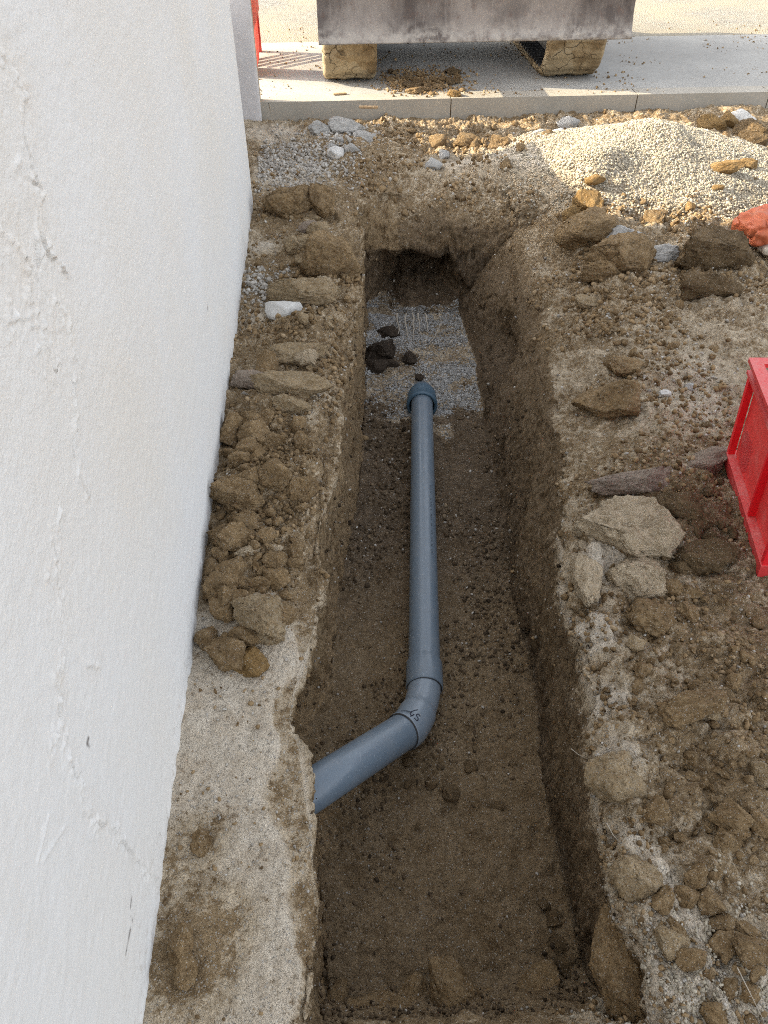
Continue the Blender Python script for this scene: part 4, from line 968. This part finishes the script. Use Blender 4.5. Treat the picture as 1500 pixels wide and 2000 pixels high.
LST = [
 # left bank, far to near
 (570, 393, 76, 74, 'clay', 'big brown clod farthest up the left bank of the trench', 'soil_clod'),
 (630, 388, 46, 60, 'clay', 'upright brown clod on the left rim near the far trench end', 'soil_clod'),
 (645, 503, 92, 78, 'clay', 'large flat brown clod hanging over the left rim by the far end', 'soil_clod'),
 (582, 475, 30, 32, 'tan', 'small tan clod beside the large flat clod on the left bank', 'soil_clod'),
 (605, 447, 34, 24, 'pink', 'small pinkish stone between two large clods on the left bank', 'stone'),
 (597, 572, 100, 56, 'tan', 'pale crusted slab of soil just behind the white stone', 'soil_slab'),
 (634, 556, 30, 28, 'pale', 'pale lump sitting on the crusted soil slab', 'stone'),
 (557, 604, 50, 38, 'white', 'rounded white stone lying on the left bank', 'stone'),
 (580, 688, 100, 44, 'tan', 'long tan slab tilted up to the right beside the pale pink stone', 'soil_slab'),
 (524, 708, 36, 62, 'clay', 'pointed brown clod standing upright on the left bank', 'soil_clod'),
 (602, 702, 40, 28, 'pale', 'small pale pinkish stone beside the long tan slab', 'stone'),
 (486, 743, 62, 32, 'pink', 'flat reddish clod touching the white wall', 'soil_clod'),
 (560, 752, 110, 50, 'tan', 'long rough tan slab leaning above the heap of clods', 'soil_slab'),
 (575, 790, 56, 30, 'tan', 'small tan wedge lying under the long rough slab', 'soil_clod'),
 (458, 832, 44, 58, 'clay', 'brown clod standing against the white wall at the heap top', 'soil_clod'),
 (498, 838, 44, 60, 'clay', 'pointed brown clod second from the wall at the heap top', 'soil_clod'),
 (517, 862, 56, 40, 'clay', 'wedge shaped brown clod in the upper clod heap', 'soil_clod'),
 (493, 880, 52, 42, 'clay', 'rounded brown clod behind the large round clod by the wall', 'soil_clod'),
 (541, 923, 54, 48, 'clay', 'brown speckled clod in the middle of the left bank', 'soil_clod'),
 (464, 957, 78, 54, 'clay', 'large round brown clod resting against the white wall', 'soil_clod'),
 (474, 992, 54, 26, 'clay', 'flat brown clod in front of the large round clod', 'soil_clod'),
 (446, 1040, 66, 66, 'clay', 'oval smooth brown clod leaning on the white wall', 'soil_clod'),
 (434, 1083, 32, 30, 'clay', 'small brown clod below the oval clod at the wall', 'soil_clod'),
 (486, 1074, 38, 18, 'pale', 'small flat pale stone among the brown clods', 'stone'),
 (412, 1102, 22, 34, 'clay', 'narrow brown clod squeezed against the wall foot', 'soil_clod'),
 (438, 1136, 60, 44, 'clay', 'broad brown clod with flat top near the wall foot', 'soil_clod'),
 (505, 1180, 80, 96, 'tan', 'tall tan slab standing up in the near part of the clod heap', 'soil_slab'),
 (445, 1266, 70, 62, 'clay', 'big brown clod at the near end of the heap', 'soil_clod'),
 (490, 1288, 44, 48, 'ochre', 'ochre clod at the near end of the clod heap', 'soil_clod'),
 (408, 1244, 36, 36, 'clay', 'dusty clod tucked into the wall foot at the near end', 'soil_clod'),
 (540, 1095, 40, 34, 'clay', 'loose clod on the trench side of the heap', 'soil_clod'),
 (530, 1235, 36, 34, 'tan', 'tan clod near the trench rim beside the tall slab', 'soil_clod'),
 (396, 1640, 30, 34, 'clay', 'lone brown clod on the pale crust beside the wall', 'soil_clod'),
 (356, 1835, 34, 46, 'clay', 'brown clod upper of two on the crust at the wall foot', 'soil_clod'),
 (362, 1888, 32, 44, 'clay', 'brown clod lower of two on the crust at the wall foot', 'soil_clod'),
 # right bank
 (1150, 442, 96, 60, 'clay', 'brown clod at the foot of the gravel heap by the trench', 'soil_clod'),
 (1150, 392, 46, 58, 'ochre', 'sunlit ochre clod on the left edge of the gravel heap', 'soil_clod'),
 (1128, 420, 40, 34, 'ochre', 'sunlit ochre lump low on the left edge of the gravel heap', 'soil_clod'),
 (1162, 345, 34, 26, 'ochre', 'small ochre clod high on the left edge of the gravel heap', 'soil_clod'),
 (1212, 492, 96, 92, 'clay', 'large cracked clod in front of the gravel heap', 'soil_clod'),
 (1188, 522, 80, 54, 'clay', 'broken front piece of the large cracked clod', 'soil_clod'),
 (1276, 428, 36, 38, 'clay', 'round clod on the near foot of the gravel heap', 'soil_clod'),
 (1290, 496, 64, 30, 'grey', 'flat grey stone between the cracked clod and the dark block', 'stone'),
 (1395, 487, 130, 80, 'dark', 'big dark brown block of soil beside the orange sack', 'soil_clod'),
 (1368, 556, 96, 62, 'dark', 'rough dark clod in front of the big dark block', 'soil_clod'),
 (1230, 455, 60, 44, 'grey', 'grey stony lump at the near foot of the gravel heap', 'stone'),
 (1190, 770, 126, 84, 'clay', 'wide smooth slab of clay halfway along the right bank', 'soil_slab'),
 (1222, 712, 76, 44, 'clay', 'smaller clay slab above the wide smooth slab', 'soil_slab'),
 (1297, 768, 18, 14, 'white', 'small white pebble on the right bank', 'stone'),
 (1347, 751, 15, 15, 'grey', 'small grey pebble to the right of the white pebble', 'stone'),
 (1383, 831, 20, 18, 'dark', 'single dark lump on pale ground left of the red crate', 'soil_clod'),
 (1240, 932, 205, 62, 'pink', 'long pinkish boulder lying across the right bank', 'stone'),
 (1376, 905, 82, 48, 'pink', 'pinkish block beside the lower corner of the red crate', 'stone'),
 (1230, 1022, 160, 112, 'pale', 'big pale gravelly lump on the right rim', 'rubble_lump'),
 (1236, 1108, 112, 88, 'pale', 'pale gravelly lump just below the biggest pale lump', 'rubble_lump'),
 (1145, 1110, 64, 120, 'pale', 'pale crust piece along the right rim beside the pale lumps', 'rubble_lump'),
 (1330, 985, 76, 50, 'dark', 'dark brown clod right of the biggest pale lump', 'soil_clod'),
 (1372, 1008, 62, 40, 'dark', 'dark reddish clod near the red crate', 'soil_clod'),
 (1372, 1086, 92, 64, 'dark', 'dark angular clod right of the lower pale lump', 'soil_clod'),
 (1277, 1066, 26, 24, 'grey', 'blue grey pebble in the gap below the biggest pale lump', 'stone'),
 (1262, 1190, 94, 70, 'clay', 'oval brown clod alone on crumbly soil on the right bank', 'soil_clod'),
 (1241, 1250, 30, 30, 'tan', 'small tan stone just below the oval brown clod', 'stone'),
 (1312, 1146, 46, 36, 'clay', 'rounded brown clod behind the oval clod', 'soil_clod'),
 (1352, 1150, 36, 26, 'clay', 'small brown clod right of the rounded clod', 'soil_clod'),
 (1340, 1372, 96, 62, 'clay', 'broken clod with a smooth shaded face on the right bank', 'soil_clod'),
 (1384, 1384, 42, 30, 'tan', 'tan piece right of the broken clod', 'soil_clod'),
 (1205, 1512, 90, 80, 'tan', 'ragged crust piece on the right rim level with the elbow', 'rubble_lump'),
 (1430, 1588, 62, 46, 'clay', 'oval clod at the right side of the crumbly soil', 'soil_clod'),
 (1440, 1622, 36, 26, 'clay', 'small clod just below the oval clod at the right side', 'soil_clod'),
 (1486, 1508, 36, 40, 'tan', 'tan stone cut off by the right edge', 'stone'),
 (1382, 1752, 38, 44, 'clay', 'wedge shaped clod leaning on the right bank', 'soil_clod'),
 (1404, 1795, 62, 46, 'clay', 'blocky clod below the wedge shaped clod', 'soil_clod'),
 (1404, 1838, 34, 38, 'clay', 'small round clod below the blocky clod', 'soil_clod'),
 (1466, 1850, 56, 60, 'clay', 'flat faced clod near the lower right corner', 'soil_clod'),
 (1250, 1700, 70, 70, 'tan', 'crumbly crust piece on the near right rim', 'rubble_lump'),
 (1243, 1862, 100, 176, 'clay', 'tall slab of soil splitting off the near right rim', 'soil_slab'),
 (1308, 1828, 50, 54, 'tan', 'round tan clod right of the splitting slab', 'soil_clod'),
 (1418, 234, 34, 34, 'ochre', 'sunlit ochre clod below the kerb right of the gravel heap', 'soil_clod'),
 (1388, 240, 40, 30, 'ochre', 'sunlit ochre lump left of the white kerb stone chunk', 'soil_clod'),
 (1450, 228, 34, 26, 'white', 'white stone chunk leaning at the foot of the kerb', 'stone'),
 (1466, 250, 46, 50, 'dark', 'dark upright clod in front of the white stone chunk', 'soil_clod'),
 (1470, 276, 56, 28, 'dark', 'flat dark clod below the dark upright clod', 'soil_clod'),
 (1412, 328, 58, 24, 'ochre', 'flat ochre clod on the right flank of the gravel heap', 'soil_clod'),
 (1458, 321, 36, 18, 'ochre', 'thin ochre clod right of the flat ochre clod', 'soil_clod'),
 (1412, 275, 24, 22, 'clay', 'small round clod behind the gravel heap', 'soil_clod'),
 (1346, 404, 20, 20, 'ochre', 'small ochre lump low on the near side of the gravel heap', 'soil_clod'),
 (1400, 366, 22, 12, 'ochre', 'thin orange brown lump on the sunlit gravel', 'soil_clod'),
 # far end
 (672, 250, 56, 34, 'grey', 'largest grey rubble chunk at the kerb end of the left bank', 'rubble_chunk'),
 (706, 268, 40, 22, 'grey', 'long grey rubble chunk by the largest grey chunk', 'rubble_chunk'),
 (632, 252, 36, 24, 'grey', 'grey rubble chunk left of the largest grey chunk', 'rubble_chunk'),
 (655, 300, 26, 22, 'white', 'white stone at the far left corner of the trench', 'stone'),
 (1052, 268, 40, 20, 'grey', 'flat grey slab piece near the kerb above the trench end', 'rubble_chunk'),
 (1080, 266, 30, 13, 'white', 'thin whitish flake near the kerb', 'rubble_chunk'),
 (1105, 242, 34, 26, 'grey', 'upright grey chunk against the kerb', 'rubble_chunk'),
 (844, 320, 34, 24, 'grey', 'grey stone in the soil above the far trench wall', 'stone'),
 (866, 300, 22, 26, 'grey', 'small grey stone behind the grey stone at the trench end', 'stone'),
 (853, 274, 32, 28, 'clay', 'round brown clod leftmost in the row under the kerb', 'soil_clod'),
 (912, 278, 46, 26, 'clay', 'brown clod second in the row under the kerb', 'soil_clod'),
 (980, 282, 40, 26, 'clay', 'brown clod third in the row under the kerb', 'soil_clod'),
 (1145, 590, 50, 30, 'tan', 'low tan lump on the sloping right bank', 'soil_clod'),
]
for px, py, wp, hp, mt, lab, nm in LST:
    cat = {'soil_clod': 'clod', 'soil_slab': 'clod', 'stone': 'stone', 'rubble_lump': 'rubble', 'rubble_chunk': 'rubble'}[nm]
    ms = SMOOTH if (mt in ('white',) or 'pebble' in lab) else None
    kx = 1.16 if px < 700 and py > 350 else 1.0
    clod(px, py, wp*kx, hp*kx, mt, nm, lab, cat, meshes=ms, sink=.3 if px < 700 else .15)

def inpoly(px, py, poly):
    c = False; n = len(poly)
    for i in range(n):
        x0, y0 = poly[i]; x1, y1 = poly[(i+1) % n]
        if (y0 > py) != (y1 > py) and px < (x1-x0)*(py-y0)/(y1-y0)+x0: c = not c
    return c
SETS = [
 ([(450, 800), (600, 800), (600, 960), (560, 1240), (400, 1290), (425, 1080)], 80, (20, 62), 'clay', 'small brown clod in the loose heap along the white wall', 'small clods heaped along the white wall'),
 ([(560, 380), (690, 420), (680, 640), (560, 800), (520, 720), (560, 560)], 20, (16, 42), 'tan', 'small tan clod on the far left bank of the trench', 'small clods on the far left bank'),
 ([(1220, 1160), (1480, 1120), (1490, 1500), (1300, 1560), (1220, 1420)], 30, (16, 48), 'clay', 'small brown clod on the crumbly right bank', 'small clods on the crumbly right bank'),
 ([(1250, 1560), (1490, 1560), (1490, 1990), (1330, 1990)], 26, (18, 52), 'clay', 'small clod in the loose soil of the near right bank', 'small clods on the near right bank'),
 ([(1290, 930), (1420, 940), (1450, 1120), (1300, 1140)], 18, (18, 44), 'dark', 'small dark clod between the pale lumps and the red crate', 'small dark clods by the red crate'),
 ([(600, 240), (730, 240), (740, 290), (640, 300)], 16, (12, 24), 'grey', 'small grey rubble chunk in the pile by the kerb end', 'grey rubble by the kerb end'),
 ([(760, 250), (1120, 240), (1050, 330), (780, 330)], 14, (12, 26), 'clay', 'small brown clod above the far trench end', 'small clods above the far trench end'),
 ([(1120, 420), (1460, 520), (1440, 600), (1120, 600)], 14, (12, 28), 'dark', 'small dark clod in front of the gravel heap', 'small clods in front of the gravel heap'),
]
for poly, n, (a_, b_), mt, lab, grp in SETS:
    xs = [p[0] for p in poly]; yy_ = [p[1] for p in poly]; k = 0
    nm = 'rubble_chunk' if mt == 'grey' else 'soil_clod'
    while k < n:
        px, py = random.uniform(min(xs), max(xs)), random.uniform(min(yy_), max(yy_))
        if not inpoly(px, py, poly): continue
        s_ = a_ + (b_-a_)*random.random()**2.2
        clod(px, py, s_, s_*random.uniform(.6, .95), mt, nm, lab, 'rubble' if mt == 'grey' else 'clod', grp, rot=random.uniform(0, 6.28), sink=.35 if 'white wall' in grp else .15); k += 1

# trench floor and near-end lumps (placed by floor depth)
def floor_clod(px, py, wpx, hpx, mat, label, group=None, extra=0.0):
    z = -.5
    for _ in range(4): p_ = at(px, py, z); z = -float(depth(p_[1]))+extra
    dist = np.linalg.norm(p_-np.array([0, 0, CAM_H])); s = dist/FPX
    pool = BIG if wpx > 75 else MED if wpx > 30 else SML; o = bpy.data.objects.new('soil_clod', pool[random.randrange(len(pool))]); COL.objects.link(o)
    o.scale = (wpx*s*.55, hpx*s*.55, min(wpx, hpx)*s*.42); o.location = (p_[0], p_[1], z+min(wpx, hpx)*s*.12)
    o.rotation_euler = (random.uniform(-.3, .3), random.uniform(-.3, .3), random.uniform(0, 6.28))
    o.material_slots[0].link = 'OBJECT'; o.material_slots[0].material = MAT[mat]
    return tag(o, label, 'clod', group)
for px, s_ in ((660, 60), (810, 70), (960, 76), (1100, 60), (700, 40), (985, 44), (840, 46)):
    floor_clod(px, 1950+random.uniform(0, 36), s_, s_*.7, 'clay', 'rough brown clod along the near end of the trench', 'rough clods along the near trench end', .03)
floor_clod(890, 1975, 150, 90, 'clay', 'broad lump of soil at the near end of the trench', None, .06)
floor_clod(742, 1988, 130, 80, 'clay', 'flat lump at the near end of the trench by the left side', None, .06)
floor_clod(1045, 1980, 140, 80, 'clay', 'smooth lump at the near end of the trench by the right side', None, .05)
for a_ in [(745, 692, 66, 56), (735, 722, 48, 40), (757, 655, 40, 34), (802, 705, 34, 30), (762, 715, 30, 26), (722, 700, 30, 28)]:
    floor_clod(*a_, 'wet', 'black wet clod fallen on the grey gravel bed', 'black clods on the gravel bed')
floor_clod(820, 738, 20, 18, 'wet', 'black clod lying against the top of the pipe coupling')
k = 0
while k < 22:
    px, py = random.gauss(885, 60), random.gauss(1510, 60)
    if not (760 < px < 1040 and 1420 < py < 1700) or py < 1480-(px-800)*.2: continue
    s_ = 10+26*random.random()**2
    floor_clod(px, py, s_, s_*.8, 'dark', 'small dark clod on the trench floor beside the elbow', 'dark clods on the trench floor by the elbow'); k += 1
for px, py, s_ in [(1085, 1850, 46), (1080, 1800, 34), (1100, 1890, 50), (1065, 1770, 26), (1110, 1930, 40), (1075, 1895, 30)]:
    floor_clod(px, py, s_, s_*.8, 'dark', 'dark clod heaped in the near right corner of the trench floor', 'dark clods in the near right trench corner')

# mud dropped on the pavement under the machine
def pave_clod(px, py, wpx, hpx, mat, label, group, name='mud_clod', cat='mud'):
    p_ = at(px, py, KZ); s = np.linalg.norm(p_-np.array([0, 0, CAM_H]))/FPX
    o = bpy.data.objects.new(name, (MED if wpx > 20 else SML)[random.randrange(8)]); COL.objects.link(o)
    o.scale = (wpx*s*.55, wpx*s*.55, hpx*s*.5); o.location = (p_[0], p_[1], KZ+hpx*s*.2); o.rotation_euler = (0, 0, random.uniform(0, 6))
    o.material_slots[0].link = 'OBJECT'; o.material_slots[0].material = MAT[mat]
    return tag(o, label, cat, group)
for k in range(24):
    px, py = random.gauss(825, 45), random.gauss(158, 13)
    if not (745 < px < 915 and 125 < py < 186): px, py = 800+random.uniform(-50, 90), 160+random.uniform(-18, 18)
    pave_clod(px, py, random.uniform(9, 15)+20*random.random()**3, random.uniform(7, 15), 'clay' if random.random() < .6 else 'dark', 'lump of mud dropped on the pavement between the tracks', 'mud lumps between the tracks')
pave_clod(886, 186, 26, 14, 'ochre', 'ochre mud lump at the kerb joint under the machine', None)
bm = bmesh.new(); p_ = at(722, 212, KZ)
box(bm, -.075, .06, -.018, .018, 0, .012, Matrix.Translation((p_[0], p_[1], KZ+.003)) @ Matrix.Rotation(-.1, 4, 'Z'))
tag(bm_obj('wood_chip', bm, MAT['wood'], bevel=.003), 'flat splinter of wood lying on the kerb edge', 'wood chip')
bm = bmesh.new(); p_ = at(664, 185, KZ)
box(bm, -.05, .05, -.014, .014, 0, .010, Matrix.Translation((p_[0], p_[1], KZ+.002)) @ Matrix.Rotation(.15, 4, 'Z'))
tag(bm_obj('wood_chip', bm, MAT['wood'], bevel=.003), 'small splinter of wood by the left track', 'wood chip')

# ------------------------------------------------------------------ loose stuff, one mesh each
ICO_V, ICO_F = None, None
_b = bmesh.new(); bmesh.ops.create_icosphere(_b, subdivisions=2, radius=1.0); ICO_V = np.array([v.co for v in _b.verts]); ICO_F = np.array([[v.index for v in f.verts] for f in _b.faces]); _b.free()
_b = bmesh.new(); bmesh.ops.create_icosphere(_b, subdivisions=1, radius=1.0); ICO0_V = np.array([v.co for v in _b.verts]); ICO0_F = np.array([[v.index for v in f.verts] for f in _b.faces]); _b.free()
def pebbles(name, pts, size, mat, label=None, flat=.75, jit_=.16, big=False):
    n = len(pts); BV, BF = (ICO_V, ICO_F) if big else (ICO0_V, ICO0_F); nv = len(BV)
    V = np.repeat(BV[None], n, 0)
    for _ in range(9 if big else 3):
        q_ = RNG.normal(size=(n, 3)); q_ /= np.linalg.norm(q_, axis=1, keepdims=True); e_ = np.einsum('nij,nj->ni', V, q_) - RNG.uniform(.36 if big else .45, .8, (n, 1))
        V = V - np.maximum(e_, 0)[:, :, None]*q_[:, None, :]
    V = V*(1+RNG.uniform(-jit_, jit_, (n, nv, 1)))*1.12
    sc3 = np.stack([size*RNG.uniform(.75, 1.3, n), size*RNG.uniform(.6, 1.1, n), size*flat*RNG.uniform(.7, 1.1, n)], -1)
    V = V*sc3[:, None, :]
    q = RNG.normal(size=(n, 4)); q /= np.linalg.norm(q, axis=1, keepdims=True); w_, x_, y_, z_ = q.T
    Rm = np.stack([1-2*(y_*y_+z_*z_), 2*(x_*y_-z_*w_), 2*(x_*z_+y_*w_), 2*(x_*y_+z_*w_), 1-2*(x_*x_+z_*z_), 2*(y_*z_-x_*w_), 2*(x_*z_-y_*w_), 2*(y_*z_+x_*w_), 1-2*(x_*x_+y_*y_)], -1).reshape(n, 3, 3)
    V = np.einsum('nij,nkj->nki', Rm, V) + pts[:, None, :]
    F = (BF[None] + (np.arange(n)*nv)[:, None, None]).reshape(-1, 3)
    o = link(name, mesh_np(name, V.reshape(-1, 3), F), mat, smooth=False); tag(o, label, kind='stuff'); return o
flatP, flatN = P.reshape(-1, 3), N.reshape(-1, 3)
if flatN[(NR//2)*NC+5, 2] < 0: flatN = -flatN
area = np.linalg.norm(np.cross(np.gradient(P, axis=1), np.gradient(P, axis=0)), axis=-1).reshape(-1)
vis = (flatP[:, 0] > -.44) & (flatP[:, 0] < 2.9) & (flatP[:, 1] > .1) & (flatP[:, 1] < 6.05)
dcam = np.linalg.norm(flatP-np.array([0, 0, CAM_H]), axis=1)
base_w = area*vis/dcam**1.5
def scatter(n, wts, s0, s1, pw=2.5, sinkf=.25):
    wts = wts*base_w; wts = np.clip(wts, 0, None); idx = RNG.choice(len(wts), n, p=wts/wts.sum())
    sz = (s0+(s1-s0)*RNG.random(n)**pw)*np.clip(dcam[idx]/2.6, .75, 1.6)
    pts = flatP[idx] + flatN[idx]*(sz*sinkf)[:, None] + RNG.normal(0, .004, (n, 3))*np.array([1, 1, .2])
    return pts, sz
patch = np.clip(fbm(flatP, 3.6, 4, 401)*2.6+.35, .02, 1)**1.5
pts, sz = scatter(20000, (right*1.1*(1-onpile) + rubl*1.3*sstep(Yf, .8, 1.4) + leftflat*.12 + wallness*.02)*patch, .0018, .011)
pebbles('soil_crumbs', pts, sz, MAT['crumb'], 'brown soil crumbs strewn over both banks')
pts, sz = scatter(7000, (isf*1.0*(1-bed) + wallness*.10)*patch, .0014, .0095, 3)
pebbles('moist_crumbs', pts, sz, MAT['wetcrumb'], 'dark moist crumbs over the trench floor')
pts, sz = scatter(10000, (right*(.18+R) + rubl*(.3+R)*sstep(Yf, .8, 1.4) + leftflat*.8 + isf*.30*(1-bed) + wallness*.12 + rimdust*2)*(.2+patch), .0012, .0065, 3)
pebbles('stone_grit', pts, sz, MAT['grit'], 'pale stone grit scattered over the soil')
nr = gauss(flatP[:, 0], flatP[:, 1], blob(1370, 1940, .16)) + .6*gauss(flatP[:, 0], flatP[:, 1], blob(1460, 1990, .15))
pts, sz = scatter(2600, surf*right*nr, .003, .0075, 2)
pebbles('pale_pebbles', pts, sz, MAT['gravel'], 'pale pebbles in the soil at the near right bank')
hp = rubl*(gauss(flatP[:, 0], flatP[:, 1], blob(510, 1060, .13, .55)) + .5*gauss(flatP[:, 0], flatP[:, 1], blob(600, 620, .14, .5)))
pts, sz = scatter(2600, hp*1.6 + right*(1-onpile)*.25*np.clip(fbm(flatP, 2.2, 3, 431)*2, 0, 1) + .35*right*gauss(flatP[:, 0], flatP[:, 1], blob(1360, 1400, .3, .5)), .005, .017, 2.2, .3)
pebbles('loose_soil_lumps', pts, sz, MAT['clay'], 'loose soil lumps lying between the clods', .8, .12, True)
# gravel heap
pw_ = np.clip(pile_h.reshape(-1)*5, 0, 1)**.8*surf + .25*right*gauss(flatP[:, 0], flatP[:, 1], blob(1080, 320, .3)) + .35*right*gauss(flatP[:, 0], flatP[:, 1], (2.4, 4.4, .4, .4))
pts, sz = scatter(40000, pw_*(.25+.75*sstep(flatP[:, 0]+.12*fbm(flatP, 5, 3, 433), 1.2, 1.5)), .0030, .0072, 1.5, .15)
pebbles('gravel_heap', pts, sz*.85, MAT['gravel'], 'heap of pale rounded gravel on the far right bank')
# gravel bedding at the far end of the trench
pts, sz = scatter(13000, bed*np.clip(fbm(flatP, 6, 3, 411)*2.2+1.0, .08, 1)*(1-.9*sstep(3.46-bedn-Yf, -.05, .10)), .0030, .0062, 1.5, .1)
pebbles('gravel_bed', pts, sz*.75, MAT['bedgravel'], 'grey gravel bedding on the trench floor at the far end')
# mud specks on the pavement
n = 4200
pts = np.stack([RNG.uniform(-.5, 4.2, n), 6.1+RNG.random(n)**1.3*2.4, np.full(n, KZ+.001)], -1); kp = RNG.random(n) < np.clip(fbm(pts, 2.3, 3, 441)*3+.15, .03, 1); pts = pts[kp]; n = len(pts); sz = .002+.011*RNG.random(n)**4
pts[pts[:, 1] > 7.86, 2] -= .012
pebbles('mud_specks', pts, sz, MAT['crumb'], 'dried mud specks on the pavement', .5)
n = 1500; q_ = np.stack([RNG.normal(825, 46, n), RNG.normal(160, 13, n)], -1); q_ = q_[(q_[:, 1] < 190) & (q_[:, 0] > 742)]
pts = np.array([at(x, y_, KZ) for x, y_ in q_]) + np.array([0, 0, .002]); pebbles('mud_crumbs', pts, .003+.014*RNG.random(len(pts))**2.5, MAT['lump'], 'crumbled mud on the pavement between the tracks', .8, .12, True)
# loose plaster and concrete bits beside the far wall end
pts, sz = scatter(4200, surf*(gauss(flatP[:, 0], flatP[:, 1], blob(560, 320, .32)) + .5*gauss(flatP[:, 0], flatP[:, 1], blob(500, 560, .14)) + .4*gauss(flatP[:, 0], flatP[:, 1], blob(660, 265, .2))), .003, .012, 3)
pebbles('rubble_bits', pts, sz*.8, MAT['grit'], 'grey rubble bits on the ground at the far wall end')

# roots and straws
def strand(name, pts, r, mat, label, cat, group=None):
    me_ = tube(pts, [r*(1-.6*i/(len(pts)-1)) for i in range(len(pts))], 6); return tag(link(name, me_, mat), label, cat, group)
for px, l_ in ((792, 46), (806, 50), (818, 42), (776, 40), (832, 34)):
    q = [at(px+random.uniform(-2, 2)+(i*.6), 612+l_*i/5, -.555-.012*i) for i in range(6)]
    strand('root', q, .006, MAT['root'], 'pale root hanging down onto the gravel bed at the far end', 'root', 'pale roots at the far end')
for pts_, lab in (([(862, 632), (855, 645), (848, 660), (840, 668)], 'twisted pale root right of the row of hanging roots'),):
    strand('root', [at(x, y_, -.60) for x, y_ in pts_], .005, MAT['root'], lab, 'root')
for pts_, z_, lab in (([(1185, 1608), (1197, 1630), (1212, 1648)], .035, 'bent straw stuck in the near right rim'),
                      ([(1115, 1462), (1130, 1474), (1165, 1490)], -.02, 'thin straws hanging on the right rim level with the elbow'),
                      ([(1440, 1890), (1460, 1930), (1490, 1990)], .05, 'long dry stem at the lower right corner')):
    strand('straw', [at(x, y_, z_) for x, y_ in pts_], .0014, MAT['root'], lab, 'straw')
strand('straw', [at(525, 202, KZ+.08), at(530, 225, .08), at(538, 240, .03)], .0035, MAT['root'], 'pale stalk leaning on the kerb beside the pier', 'straw')
